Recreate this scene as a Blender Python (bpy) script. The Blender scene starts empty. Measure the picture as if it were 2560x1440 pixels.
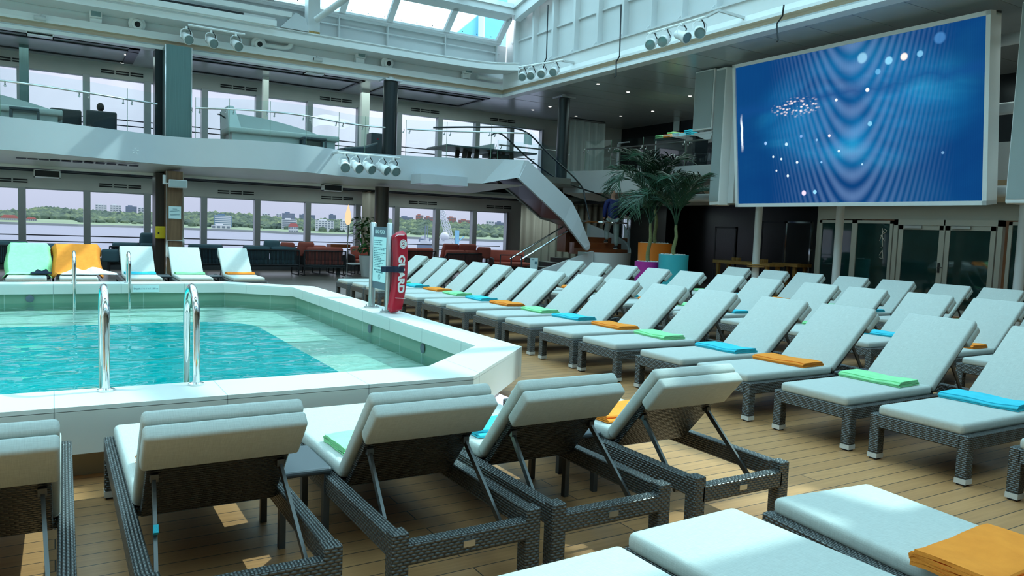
import bpy, bmesh, math, random
from mathutils import Vector, Matrix
random.seed(7)
C = bpy.context.scene.collection
SC = bpy.context.scene
PI = math.pi
# ------------------------------------------------------------------ camera
YAW, PITCH, ROLL, FPX, CH = 0.545729, -0.076887, 0.0383235, 1896.64, 1.55
def cam_axes():
    cy, sy, cp, sp = math.cos(YAW), math.sin(YAW), math.cos(PITCH), math.sin(PITCH)
    f = Vector((sy*cp, cy*cp, sp)); r = Vector((cy, -sy, 0)); u = r.cross(f)
    c, s = math.cos(ROLL), math.sin(ROLL)
    return c*r + s*u, -s*r + c*u, f
CR, CU, CF = cam_axes()
def at(px, py, z=None, X=None, Y=None):
    """the point seen at a pixel of the 2560x1440 photograph, on the given plane"""
    d = CF*FPX + CR*(px-1280) - CU*(py-720)
    t = (z-CH)/d.z if z is not None else (X/d.x if X is not None else Y/d.y)
    return Vector((0, 0, CH)) + d*t
cd = bpy.data.cameras.new('camera'); cam = bpy.data.objects.new('camera', cd); C.objects.link(cam)
mw = Matrix.Identity(4)
for i in range(3):
    mw[i][0], mw[i][1], mw[i][2] = CR[i], CU[i], -CF[i]
mw[2][3] = CH
cam.matrix_world = mw
cd.sensor_fit = 'HORIZONTAL'; cd.sensor_width = 36; cd.lens = FPX/2560*36
cd.clip_start = .05; cd.clip_end = 12000
SC.camera = cam
# ------------------------------------------------------------------ materials
def nt_of(name):
    m = bpy.data.materials.new(name); m.use_nodes = True
    nt = m.node_tree; nt.nodes.clear()
    return m, nt
class N:
    """small node-graph helper"""
    def __init__(s, nt): s.nt = nt
    def n(s, typ, **kw):
        nd = s.nt.nodes.new(typ)
        for k, v in kw.items():
            if k.startswith('i_'):
                key = k[2:]
                key = int(key) if key.isdigit() else key.replace('_', ' ')
                sock = nd.inputs[key]
                if hasattr(v, 'is_output') : s.nt.links.new(v, sock)
                else: sock.default_value = v
            else: setattr(nd, k, v)
        return nd
    def link(s, a, b): s.nt.links.new(a, b)
    def math(s, op, a, b=None, c=None, clamp=False):
        nd = s.nt.nodes.new('ShaderNodeMath'); nd.operation = op; nd.use_clamp = clamp
        for i, v in enumerate((a, b, c)):
            if v is None: continue
            if hasattr(v, 'is_output'): s.nt.links.new(v, nd.inputs[i])
            else: nd.inputs[i].default_value = v
        return nd.outputs[0]
    def mix(s, fac, a, b, typ='RGBA', blend='MIX'):
        nd = s.nt.nodes.new('ShaderNodeMix'); nd.data_type = typ
        if typ == 'RGBA': nd.blend_type = blend
        k = {'RGBA': (6, 7, 2), 'FLOAT': (2, 3, 0)}[typ]
        for sock, v in ((nd.inputs[0], fac), (nd.inputs[k[0]], a), (nd.inputs[k[1]], b)):
            if hasattr(v, 'is_output'): s.nt.links.new(v, sock)
            else: sock.default_value = (*v, 1) if isinstance(v, (tuple, list)) and len(v) == 3 else v
        return nd.outputs[k[2]]
    def ramp(s, fac, stops, interp='LINEAR'):
        nd = s.nt.nodes.new('ShaderNodeValToRGB'); nd.color_ramp.interpolation = interp
        e = nd.color_ramp.elements
        while len(e) > 1: e.remove(e[-1])
        for i, (p, c) in enumerate(stops):
            el = e[0] if i == 0 else e.new(p)
            el.position = p; el.color = (*c, 1) if len(c) == 3 else c
        s.nt.links.new(fac, nd.inputs[0])
        return nd.outputs[0]
    def bsdf(s, col, rough=.5, metal=0., spec=.5, normal=None, **kw):
        b = s.nt.nodes.new('ShaderNodeBsdfPrincipled')
        def put(k, v):
            if hasattr(v, 'is_output'): s.nt.links.new(v, b.inputs[k])
            else: b.inputs[k].default_value = (*v, 1) if isinstance(v, (tuple, list)) and len(v) == 3 else v
        put('Base Color', col); put('Roughness', rough); put('Metallic', metal); put('Specular IOR Level', spec)
        if normal is not None: put('Normal', normal)
        for k, v in kw.items(): put(k.replace('_', ' '), v)
        return b.outputs[0]
    def out(s, sh):
        o = s.nt.nodes.new('ShaderNodeOutputMaterial'); s.nt.links.new(sh, o.inputs[0])
    def bump(s, h, strength=.3, dist=.01):
        b = s.nt.nodes.new('ShaderNodeBump'); b.inputs['Strength'].default_value = strength; b.inputs['Distance'].default_value = dist
        s.nt.links.new(h, b.inputs['Height']); return b.outputs[0]
    def coord(s, kind='Object', scale=(1, 1, 1)):
        t = s.nt.nodes.new('ShaderNodeTexCoord'); mp = s.nt.nodes.new('ShaderNodeMapping')
        mp.inputs['Scale'].default_value = scale
        s.nt.links.new(t.outputs[kind], mp.inputs[0]); return mp.outputs[0]
def plain(name, col, rough=.5, metal=0., spec=.5, var=.06, vs=3., bump=0., bs=60.):
    m, nt = nt_of(name); g = N(nt)
    co = g.coord('Object')
    nz = g.n('ShaderNodeTexNoise', i_Vector=co, i_Scale=vs, i_Detail=3.)
    c2 = tuple(max(0, x*(1-var*2)) for x in col); c1 = tuple(min(1, x*(1+var)) for x in col)
    c = g.mix(nz.outputs[0], c2, c1)
    nrm = None
    if bump:
        b = g.n('ShaderNodeTexNoise', i_Vector=co, i_Scale=bs, i_Detail=2.)
        nrm = g.bump(b.outputs[0], bump, .003)
    g.out(g.bsdf(c, rough, metal, spec, nrm)); return m
def emis(name, col, st):
    m, nt = nt_of(name); g = N(nt); e = g.n('ShaderNodeEmission'); e.inputs[0].default_value = (*col, 1); e.inputs[1].default_value = st
    g.out(e.outputs[0]); return m
def glassm(name, tint=(.93, .98, .97), ior=1.45, rough=.0, amt=1.):
    m, nt = nt_of(name); g = N(nt)
    tr = g.n('ShaderNodeBsdfTransparent'); tr.inputs[0].default_value = (*tint, 1)
    gl = g.n('ShaderNodeBsdfGlossy'); gl.inputs['Roughness'].default_value = rough
    fr = g.n('ShaderNodeFresnel'); fr.inputs[0].default_value = ior
    f = g.math('MULTIPLY', fr.outputs[0], amt)
    mx = g.n('ShaderNodeMixShader'); g.link(f, mx.inputs[0]); g.link(tr.outputs[0], mx.inputs[1]); g.link(gl.outputs[0], mx.inputs[2])
    g.out(mx.outputs[0]); return m
M = {}
M['white'] = plain('white_paint', (.64, .655, .66), .45, var=.02)
M['whitegloss'] = plain('white_gloss', (.60, .63, .66), .22, var=.015)
M['offwhite'] = plain('offwhite_panel', (.84, .84, .78), .5, var=.03)
M['cream'] = plain('cream_cove', (.75, .62, .48), .6, var=.03)
M['beamgrey'] = plain('grey_green_beam_paint', (.36, .40, .38), .5, var=.03)
M['doorpaint'] = plain('door_frame_paint', (.40, .45, .44), .4, var=.03)
M['capsilver'] = plain('silver_foot_cap', (.72, .74, .74), .4, .3, var=.02)
M['chrome'] = plain('chrome', (.75, .77, .78), .08, 1., var=.02)
M['steel'] = plain('brushed_steel', (.55, .57, .58), .3, 1., var=.04)
M['alu'] = plain('aluminium_frame', (.34, .36, .37), .42, .55, var=.04)
M['darkmetal'] = plain('dark_metal', (.03, .034, .04), .4, .4, var=.1)
M['darkalu'] = plain('dark_bronze_bar', (.12, .115, .11), .35, .7, var=.08)
M['black'] = plain('black_rubber', (.012, .013, .015), .6, var=.1)
M['char'] = plain('charcoal_powdercoat', (.055, .065, .075), .45, var=.06, bump=.05)
M['deepdark'] = plain('dark_lacquer_wall', (.006, .009, .012), .25, var=.15)
M['darkceil'] = plain('grey_ceiling_panel', (.46, .49, .50), .22, .1, var=.04)
M['navy'] = plain('navy_cloth', (.012, .02, .05), .8, var=.2, bump=.2)
M['bluejacket'] = plain('blue_jacket', (.008, .02, .16), .6, var=.25, vs=8)
M['jeans'] = plain('pale_trousers', (.36, .42, .40), .85, var=.15, vs=10)
M['skin'] = plain('skin', (.50, .27, .19), .5, var=.06)
M['hair'] = plain('dark_hair', (.012, .01, .01), .6, var=.2)
M['coral'] = plain('coral_cushion', (.52, .13, .10), .85, var=.12, bump=.2)
M['tealcush'] = plain('slate_blue_cushion', (.10, .19, .24), .85, var=.12, bump=.2)
M['red'] = plain('red_vinyl', (.50, .008, .03), .28, var=.08)
M['whiteprint'] = plain('white_print', (.85, .86, .86), .5, var=.01)
M['darkprint'] = plain('dark_print', (.10, .22, .26), .6, var=.05)
M['white2'] = plain('lifted_white_paint', (.84, .85, .85), .35, var=.015)  # white with extra light put into its colour, for dimly lit parts
M['signgrey'] = plain('sign_slate', (.10, .13, .17), .45, var=.05)
M['signpale'] = plain('sign_pale', (.66, .82, .83), .4, var=.02)
M['yellow'] = plain('yellow_plastic', (.85, .62, .02), .45, var=.06)
M['orangepot'] = plain('orange_planter', (.90, .24, .02), .35, var=.06)
M['tealpot'] = plain('teal_planter', (.04, .42, .50), .35, var=.05)
M['magpot'] = plain('magenta_planter', (.45, .03, .33), .35, var=.06)
M['whitepot'] = plain('white_planter', (.70, .72, .72), .4, var=.03)
M['pebble'] = plain('white_pebbles', (.7, .72, .7), .7, var=.2, vs=30, bump=.6, bs=40)
M['trunk'] = plain('palm_trunk', (.20, .22, .09), .7, var=.25, vs=20, bump=.4)
M['frond'] = plain('palm_frond', (.012, .065, .03), .5, var=.35, vs=4)
M['leaf'] = plain('green_leaf', (.04, .17, .035), .45, var=.3, vs=8)
M['glass'] = glassm('balustrade_glass', (.86, .96, .95), 1.32)
M['window'] = glassm('window_glass', (.42, .43, .46), 1.3, amt=.8)
M['roofglass'] = glassm('roof_glass', (.60, .90, .96), 1.3)
M['darkglass'] = plain('smoked_glass', (.008, .040, .042), .03, 0, .7, var=.2)
M['speaker'] = plain('speaker_grille', (.36, .42, .42), .6, .2, var=.03, bump=.5, bs=220)
M['lens'] = plain('spotlight_lens', (.20, .30, .31), .15, 0, .8, var=.1)
M['pale'] = plain('daybed_shell', (.60, .66, .65), .6, var=.04)
M['rope'] = plain('rope_weave', (.025, .03, .036), .6, var=.2, vs=40)
M['tabletop'] = plain('pingpong_top', (.05, .085, .09), .4, var=.04)
M['bulb'] = emis('lamp_glow', (1., .66, .38), .8)
M['down'] = emis('downlight_glow', (1., .95, .85), 6.)
# wood deck: planks run along the ship
def deck():
    m, nt = nt_of('deck_planks'); g = N(nt)
    co = g.coord('Object')
    br = g.n('ShaderNodeTexBrick', i_Vector=co, i_Scale=1.)
    br.offset = .37; br.inputs['Brick Width'].default_value = 2.6; br.inputs['Row Height'].default_value = .128
    br.inputs['Mortar Size'].default_value = .0035; br.inputs['Mortar Smooth'].default_value = .2; br.inputs['Bias'].default_value = 0.
    br.inputs['Color1'].default_value = (.57, .285, .12, 1); br.inputs['Color2'].default_value = (.48, .235, .097, 1); br.inputs['Mortar'].default_value = (.06, .045, .035, 1)
    gr = g.n('ShaderNodeTexNoise', i_Vector=g.coord('Object', (1.2, 30, 1)), i_Scale=1.5, i_Detail=4.)
    big = g.n('ShaderNodeTexNoise', i_Vector=co, i_Scale=.5, i_Detail=3.)
    c = g.mix(.35, br.outputs[0], g.ramp(gr.outputs[0], [(.3, (.55, .5, .45)), (.7, (1.1, 1.1, 1.1))]), blend='MULTIPLY')
    c = g.mix(.4, c, g.ramp(big.outputs[0], [(.35, (.75, .75, .74)), (.65, (1.1, 1.1, 1.1))]), blend='MULTIPLY')
    g.out(g.bsdf(c, .42, 0, .35, g.bump(br.outputs[1], -.25, .004))); return m
M['deck'] = deck()
def tiled(name, c1, bw, rh, mortar, mcol, rough=.35, offs=0., kind='UV', var=.03, spec=.5):
    m, nt = nt_of(name); g = N(nt); co = g.coord(kind)
    br = g.n('ShaderNodeTexBrick', i_Vector=co, i_Scale=1.); br.offset = offs
    br.inputs['Brick Width'].default_value = bw; br.inputs['Row Height'].default_value = rh
    br.inputs['Mortar Size'].default_value = mortar; br.inputs['Mortar Smooth'].default_value = .1
    br.inputs['Color1'].default_value = (*c1, 1); br.inputs['Color2'].default_value = (*[x*(1-var) for x in c1], 1); br.inputs['Mortar'].default_value = (*mcol, 1)
    nz = g.n('ShaderNodeTexNoise', i_Vector=co, i_Scale=2., i_Detail=3.)
    c = g.mix(.15, br.outputs[0], g.ramp(nz.outputs[0], [(.3, (.8, .8, .8)), (.7, (1, 1, 1))]), blend='MULTIPLY')
    g.out(g.bsdf(c, rough, 0, spec, g.bump(br.outputs[1], -.15, .003))); return m
M['coping'] = tiled('pool_coping_tile', (.70, .72, .69), .92, 3., .003, (.35, .37, .36))
M['cladding'] = tiled('pool_cladding_panel', (.66, .67, .63), .92, 3., .004, (.35, .36, .35))
M['greentile'] = tiled('waterline_tile', (.20, .33, .24), .62, .32, .006, (.34, .45, .38), .25)
M['ledge'] = tiled('pool_ledge_tile', (.50, .57, .47), .3, .3, .004, (.42, .50, .41), .3)
M['turq'] = tiled('pool_basin_tile', (.0, .70, .70), .05, .05, .003, (.005, .73, .73), .3)
M['loungefloor'] = tiled('lounge_floor', (.17, .145, .125), .6, .6, .004, (.12, .1, .09), .3, kind='Object')
M['skirting'] = plain('plinth_board', (.34, .30, .22), .35, var=.08)
# woven wicker
def wicker(name, dark, light, bw=.030, rh=.0132):
    m, nt = nt_of(name); g = N(nt); uv = g.n('ShaderNodeTexCoord'); sp = g.n('ShaderNodeSeparateXYZ'); g.link(uv.outputs['UV'], sp.inputs[0])
    v = g.math('DIVIDE', sp.outputs[1], rh); row = g.math('FLOOR', v)
    u = g.math('ADD', g.math('DIVIDE', sp.outputs[0], bw), g.math('MULTIPLY', row, .5))
    h = g.math('MULTIPLY', g.math('SINE', g.math('MULTIPLY', g.math('FRACT', v), PI)), g.math('POWER', g.math('SINE', g.math('MULTIPLY', g.math('FRACT', u), PI)), .6))
    nz = g.n('ShaderNodeTexNoise', i_Vector=uv.outputs['UV'], i_Scale=40., i_Detail=2.)
    c = g.mix(g.math('MULTIPLY', h, g.math('ADD', .6, g.math('MULTIPLY', nz.outputs[0], .6)), clamp=True), dark, light)
    g.out(g.bsdf(c, .33, .1, .7, g.bump(h, .8, .006))); return m
M['wicker'] = wicker('grey_wicker', (.004, .005, .006), (.13, .135, .13))
M['wickerdark'] = wicker('dark_wicker_panel', (.003, .004, .005), (.034, .037, .036), .03, .012)
def fabric(name, col, sx=18., amt=.3):
    m, nt = nt_of(name); g = N(nt)
    a = g.n('ShaderNodeTexNoise', i_Vector=g.coord('UV', (sx, 260, 1)), i_Scale=1., i_Detail=2.)
    b = g.n('ShaderNodeTexNoise', i_Vector=g.coord('UV', (260, sx, 1)), i_Scale=1., i_Detail=2.)
    h = g.math('ADD', a.outputs[0], b.outputs[0])
    c = g.mix(g.math('MULTIPLY', h, .5), tuple(x*(1-amt) for x in col), tuple(min(1, x*(1+amt)) for x in col))
    w = g.n('ShaderNodeTexNoise', i_Vector=g.coord('Object'), i_Scale=5., i_Detail=2.)
    hh = g.math('ADD', g.math('MULTIPLY', h, .25), g.math('MULTIPLY', w.outputs[0], 2.))
    g.out(g.bsdf(c, .85, 0, .25, g.bump(hh, .28, .006))); return m
M['cushion'] = fabric('grey_melange_fabric', (.52, .545, .51))
def terry(name, col):
    m, nt = nt_of(name); g = N(nt); co = g.coord('Object')
    a = g.n('ShaderNodeTexNoise', i_Vector=co, i_Scale=240., i_Detail=2.)
    b = g.n('ShaderNodeTexNoise', i_Vector=co, i_Scale=14., i_Detail=3.)
    c = g.mix(b.outputs[0], tuple(x*.8 for x in col), tuple(min(1, x*1.12) for x in col))
    h = g.math('ADD', g.math('MULTIPLY', a.outputs[0], .3), b.outputs[0])
    g.out(g.bsdf(c, .95, 0, .1, g.bump(h, .45, .01))); return m
M['t_green'] = terry('green_terry', (.34, .80, .40)); M['t_blue'] = terry('blue_terry', (.07, .58, .72)); M['t_orange'] = terry('orange_terry', (1., .30, .045))
M['t_white'] = terry('white_terry', (.74, .78, .80)); M['t_navy'] = terry('navy_terry', (.02, .03, .05))
def woodm(name, c1, c2, sc=(3, 40, 3), rough=.4):
    m, nt = nt_of(name); g = N(nt)
    a = g.n('ShaderNodeTexNoise', i_Vector=g.coord('Object', sc), i_Scale=1.5, i_Detail=4.)
    g.out(g.bsdf(g.ramp(a.outputs[0], [(.3, c1), (.7, c2)]), rough, 0, .4)); return m
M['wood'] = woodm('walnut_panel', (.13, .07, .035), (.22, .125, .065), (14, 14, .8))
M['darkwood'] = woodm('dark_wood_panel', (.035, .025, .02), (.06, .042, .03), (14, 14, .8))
M['stairwood'] = woodm('mahogany_tread', (.22, .055, .02), (.34, .10, .035), (2, 30, 2), .3)
M['benchwood'] = woodm('pine_table_top', (.34, .20, .055), (.48, .30, .10), (20, 1.5, 3))
M['curtain'] = fabric('beige_curtain', (.36, .32, .28), 6., .15)
M['curtain2'] = fabric('grey_sheer_curtain', (.30, .34, .34), 6., .15)
def brushed(name, col, sc=(60, 60, 1.2)):
    m, nt = nt_of(name); g = N(nt)
    a = g.n('ShaderNodeTexNoise', i_Vector=g.coord('Object', sc), i_Scale=1., i_Detail=3.)
    c = g.mix(a.outputs[0], tuple(x*.75 for x in col), tuple(min(1, x*1.2) for x in col))
    g.out(g.bsdf(c, .32, .5, .5)); return m
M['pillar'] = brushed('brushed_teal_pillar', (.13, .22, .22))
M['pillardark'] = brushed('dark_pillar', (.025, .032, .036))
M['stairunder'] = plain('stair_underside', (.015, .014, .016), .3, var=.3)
# ------------------------------------------------------------------ mesh builder
class MB:
    def __init__(s): s.v = []; s.f = []; s.mi = []; s.sm = []
    def add(s, vs, fs, mi=0, sm=False):
        o = len(s.v); s.v += [Vector(p) for p in vs]
        s.f += [[i+o for i in f] for f in fs]; s.mi += [mi]*len(fs); s.sm += [sm]*len(fs)
        return s
    def box(s, c, d, rot=None, mi=0):
        vs = [Vector((x*d[0]/2, y*d[1]/2, z*d[2]/2)) for x in (-1, 1) for y in (-1, 1) for z in (-1, 1)]
        if rot is not None: vs = [rot @ v for v in vs]
        vs = [v+Vector(c) for v in vs]
        return s.add(vs, [(0, 1, 3, 2), (4, 6, 7, 5), (0, 4, 5, 1), (2, 3, 7, 6), (0, 2, 6, 4), (1, 5, 7, 3)], mi)
    def b2(s, a, b, mi=0):
        return s.box([(a[i]+b[i])/2 for i in range(3)], [abs(b[i]-a[i]) for i in range(3)], None, mi)
    def bar(s, p, q, w, h=None, up=(0, 0, 1), mi=0):
        p, q = Vector(p), Vector(q); d = (q-p); L = d.length; d.normalize(); up = Vector(up)
        sd = d.cross(up)
        if sd.length < 1e-4: sd = d.cross(Vector((1, 0, 0)))
        sd.normalize(); u2 = sd.cross(d); h = h or w
        R = Matrix((d, sd, u2)).transposed()
        return s.box((p+q)/2, (L, w, h), R, mi)
    def tube(s, pts, r, n=8, mi=0, closed=False, cap=True):
        pts = [Vector(p) for p in pts]; k = len(pts)
        rr = r if isinstance(r, (list, tuple)) else [r]*k
        vs = []; pu = None
        for i, p in enumerate(pts):
            a = pts[(i-1) % k] if (closed or i) else p; b = pts[(i+1) % k] if (closed or i < k-1) else p
            t = (b-a).normalized()
            if pu is None:
                pu = Vector((0, 0, 1)) if abs(t.z) < .9 else Vector((1, 0, 0))
            x = t.cross(pu)
            if x.length < 1e-5: x = t.cross(Vector((0, 1, 0)))
            x.normalize(); y = x.cross(t); pu = y
            for j in range(n):
                an = 2*PI*j/n; vs.append(p + (x*math.cos(an) + y*math.sin(an))*rr[i])
        fs = []
        for i in range(k if closed else k-1):
            i2 = (i+1) % k
            for j in range(n):
                j2 = (j+1) % n; fs.append((i*n+j, i*n+j2, i2*n+j2, i2*n+j))
        s.add(vs, fs, mi, True)
        if cap and not closed:
            o = len(s.v)-len(vs)
            s.f += [[o+j for j in range(n)], [o+(k-1)*n+j for j in reversed(range(n))]]; s.mi += [mi, mi]; s.sm += [False, False]
        return s
    def lathe(s, prof, c=(0, 0, 0), n=24, mi=0, axis=None, a0=0, a1=2*PI, sm=True):
        full = abs(a1-a0-2*PI) < 1e-6; m = n if full else n+1
        vs = []
        for (r, z) in prof:
            for j in range(m):
                an = a0+(a1-a0)*j/n; v = Vector((r*math.cos(an), r*math.sin(an), z))
                if axis is not None: v = axis @ v
                vs.append(v+Vector(c))
        fs = []
        for i in range(len(prof)-1):
            for j in range(n):
                j2 = (j+1) % m; fs.append((i*m+j, i*m+j2, (i+1)*m+j2, (i+1)*m+j))
        return s.add(vs, fs, mi, sm)
    def prism(s, poly, z0, z1, mi=0, top=True, bot=True, fn=None):
        n = len(poly); vs = [(x, y, z0) for x, y in poly]+[(x, y, z1) for x, y in poly]
        if fn: vs = [fn(Vector(v)) for v in vs]
        fs = [(i, (i+1) % n, n+(i+1) % n, n+i) for i in range(n)]
        if top: fs.append(list(range(n, 2*n)))
        if bot: fs.append(list(range(n-1, -1, -1)))
        return s.add(vs, fs, mi)
    def strip(s, A, B, mi=0, sm=False, closed=False):
        n = len(A); fs = [(i, (i+1) % n, n+(i+1) % n, n+i) for i in range(n if closed else n-1)]
        return s.add(list(A)+list(B), fs, mi, sm)
    def ball(s, c, r, n=10, m=7, mi=0):
        rx, ry, rz = r if isinstance(r, (tuple, list)) else (r, r, r)
        vs = []; fs = []
        for i in range(m+1):
            t = PI*i/m
            for j in range(n):
                p = 2*PI*j/n; vs.append((c[0]+rx*math.sin(t)*math.cos(p), c[1]+ry*math.sin(t)*math.sin(p), c[2]+rz*math.cos(t)))
        for i in range(m):
            for j in range(n): fs.append((i*n+j, (i+1)*n+j, (i+1)*n+(j+1) % n, i*n+(j+1) % n))
        return s.add(vs, fs, mi, True)
    def mesh(s, name, mats, bevel=0, seg=2, smooth=False, solid=0):
        me = bpy.data.meshes.new(name)
        me.from_pydata([tuple(v) for v in s.v], [], s.f)
        for m in (mats if isinstance(mats, (list, tuple)) else [mats]): me.materials.append(M[m] if isinstance(m, str) else m)
        me.polygons.foreach_set('material_index', s.mi); me.polygons.foreach_set('use_smooth', s.sm)
        bm = bmesh.new(); bm.from_mesh(me)
        bmesh.ops.remove_doubles(bm, verts=bm.verts, dist=1e-5)
        bmesh.ops.recalc_face_normals(bm, faces=bm.faces)
        if bevel:
            ed = [e for e in bm.edges if len(e.link_faces) == 2 and e.calc_face_angle() > .5]
            bmesh.ops.bevel(bm, geom=ed, offset=bevel, segments=seg, affect='EDGES', profile=.5, clamp_overlap=True)
        if smooth:
            for f in bm.faces: f.smooth = True
        uv = bm.loops.layers.uv.new('uv')
        for f in bm.faces:
            n = f.normal; ax = max(range(3), key=lambda i: abs(n[i]))
            for l in f.loops:
                p = l.vert.co
                l[uv].uv = ((p.y, p.z), (p.x, p.z), (p.x, p.y))[ax]
        bm.to_mesh(me); bm.free()
        if (smooth or any(s.sm)) and hasattr(me, 'set_sharp_from_angle'): me.set_sharp_from_angle(angle=.9 if smooth else .7)
        return me
    def build(s, name, mats, parent=None, **kw):
        o = bpy.data.objects.new(name, s.mesh(name, mats, **kw)); C.objects.link(o)
        if parent is not None: o.parent = parent
        return o
def tag(o, label, cat, group=None, kind=None):
    if label: o['label'] = label
    if cat: o['category'] = cat
    if group: o['group'] = group
    if kind: o['kind'] = kind
    return o
def thing(name, label, cat, loc=(0, 0, 0), rz=0, group=None):
    o = bpy.data.objects.new(name, None); C.objects.link(o); o.empty_display_size = .1
    o.location = loc; o.rotation_euler = (0, 0, rz)
    return tag(o, label, cat, group)
def struct(o): o['kind'] = 'structure'; return o
KIDS = {}
def copy_tree(o, parent=None):
    c = o.copy(); C.objects.link(c)
    if parent is not None: c.parent = parent
    for ch in [x for x in o.children]: copy_tree(ch, c)
    return c
def text(body, size, loc, rot, mat, parent, ext=.001, name='lettering', align='CENTER', bold=0):
    cu = bpy.data.curves.new(name, 'FONT'); cu.body = body; cu.size = size; cu.extrude = ext; cu.align_x = align; cu.align_y = 'CENTER'; cu.offset = bold
    cu.materials.append(M[mat]); to = bpy.data.objects.new('t', cu); C.objects.link(to); dg = bpy.context.evaluated_depsgraph_get(); me = bpy.data.meshes.new_from_object(to.evaluated_get(dg)); bpy.data.objects.remove(to); o = bpy.data.objects.new(name, me); C.objects.link(o)
    o.parent = parent; o.location = loc; o.rotation_euler = rot
    return o
ORD = ['first', 'second', 'third', 'fourth', 'fifth', 'sixth', 'seventh', 'eighth', 'ninth', 'tenth', 'eleventh', 'twelfth', 'thirteenth', 'fourteenth', 'fifteenth', 'sixteenth', 'seventeenth']
def spline(P, n=6):
    P = [Vector(p) for p in P]; out = []
    for i in range(len(P)-1):
        p0, p1, p2, p3 = P[max(i-1, 0)], P[i], P[i+1], P[min(i+2, len(P)-1)]
        for k in range(n):
            t = k/n
            out.append(.5*((2*p1)+(p2-p0)*t+(2*p0-5*p1+4*p2-p3)*t*t+(3*p1-p0-3*p2+p3)*t**3))
    out.append(P[-1]); return out
SKY, SUN, SUNV, EXPO = 3.0, 3.2, (.64, .06, .77), .56
# ================================================================== SETTING
YW = 24.0        # window wall
PO = [(-9, 4.86), (2.65, 4.86), (3.76, 5.97), (3.79, 12.72), (2.53, 13.85), (-9, 13.85)]   # pool wall, outer
PI_ = [(-9, 5.34), (2.50, 5.34), (3.36, 6.15), (3.39, 12.55), (2.46, 13.38), (-9, 13.38)]  # inner edge of the coping
ZC, ZW = .46, .17
# main deck: planks with a hole for the pool
m = MB()
def rect(m, x0, y0, x1, y1, z, mi=0): m.add([(x0, y0, z), (x1, y0, z), (x1, y1, z), (x0, y1, z)], [(0, 1, 2, 3)], mi)
rect(m, -14, -8, 22, 5.1, 0); rect(m, 3.6, 5.1, 22, 13.7, 0); rect(m, -14, 5.1, -8.8, 13.7, 0); rect(m, -14, 13.7, 22, 15.2, 0)
struct(m.build('floor', 'deck'))
m = MB(); rect(m, -14, 15.2, 22, 24.3, .0)
struct(m.build('floor_lounge', 'loungefloor'))
# pool basin (walls, ledge, deep end) as one thing with parts
pool = struct(thing('pool', 'raised white tiled swimming pool with turquoise basin', 'pool', (0, 0, 0))); 
def off(poly, d):   # shrink a polygon's bounding edges by moving to its centroid (used only for small offsets)
    return [(x*(1-d) if x > 0 else x, 9.35+(y-9.35)*(1-d)) for x, y in poly]
m = MB()
n = len(PO)
# cladding (outer faces), stops short of the floor over a recessed plinth
m.strip([(x, y, .185) for x, y in PO[:-0 or None]], [(x, y, .435) for x, y in PO])
IN2 = [(x-(.03 if x > 3 else .02 if x > 2 else 0), y+(.06 if y < 9 else -.06)) for x, y in PO]
m.strip([(x, y, .185) for x, y in PO], [(x, y, .185) for x, y in [(-9, 5.08), (2.55, 5.08), (3.56, 6.05), (3.58, 12.6), (2.45, 13.62), (-9, 13.62)]])
m.build('cladding', 'cladding', pool)
m = MB(); PL = [(-9, 5.06), (2.56, 5.06), (3.57, 6.04), (3.6, 12.62), (2.46, 13.64), (-9, 13.64)]
m.strip([(x, y, 0) for x, y in PL], [(x, y, .19) for x, y in PL]); m.build('plinth', 'skirting', pool)
# coping slab
m = MB(); k = len(PO)
top = [(x, y, ZC) for x, y in PO]+[(x, y, ZC) for x, y in PI_]
lo = [(x, y, ZC-.028) for x, y in PO]+[(x, y, ZC-.028) for x, y in PI_]
for i in range(k-1):
    m.add([top[i], top[i+1], top[k+i+1], top[k+i]], [(0, 1, 2, 3)])
    m.add([lo[i], lo[i+1], top[i+1], top[i]], [(0, 1, 2, 3)])
    m.add([lo[k+i], lo[k+i+1], top[k+i+1], top[k+i]], [(0, 1, 2, 3)])
m.build('coping', 'coping', pool)
m = MB()      # inner upper face (white) and waterline band (green), then ledge wall
m.strip([(x, y, .31) for x, y in PI_], [(x, y, ZC-.028) for x, y in PI_]); m.build('inner_wall', 'cladding', pool)
PB = [(-9, 5.30), (2.51, 5.30), (3.40, 6.13), (3.43, 12.57), (2.48, 13.42), (-9, 13.42)]
m = MB(); m.strip([(x, y, .06) for x, y in PB], [(x, y, .312) for x, y in PB]); m.build('waterline_band', 'greentile', pool)
# deep-edge outline with rounded corners
def arc(cx, cy, r, a0, a1, n=8): return [(cx+r*math.cos(math.radians(a0+(a1-a0)*i/n)), cy+r*math.sin(math.radians(a0+(a1-a0)*i/n))) for i in range(n+1)]
DE = [(-9, 6.5)] + arc(1.75, 7.2, .7, -90, 0) + arc(1.65, 10.75, .8, 0, 90) + [(-9, 11.55)]
ZL = .06
m = MB()
outp = [(-9, 5.30)] + [(2.3, 5.30)]*4 + [(3.40, 6.13)]*5 + [(3.43, 12.57)]*5 + [(2.48, 13.42)]*4 + [(-9, 13.42)]
m.strip([(x, y, ZL) for x, y in DE], [(x, y, ZL) for x, y in outp]); m.build('ledge', 'ledge', pool)
m = MB(); m.strip([(x, y, -1.3) for x, y in DE], [(x, y, ZL) for x, y in DE])
m.add([(x, y, -1.3) for x, y in DE], [list(range(len(DE)))]); m.build('basin', 'turq', pool)
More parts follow.
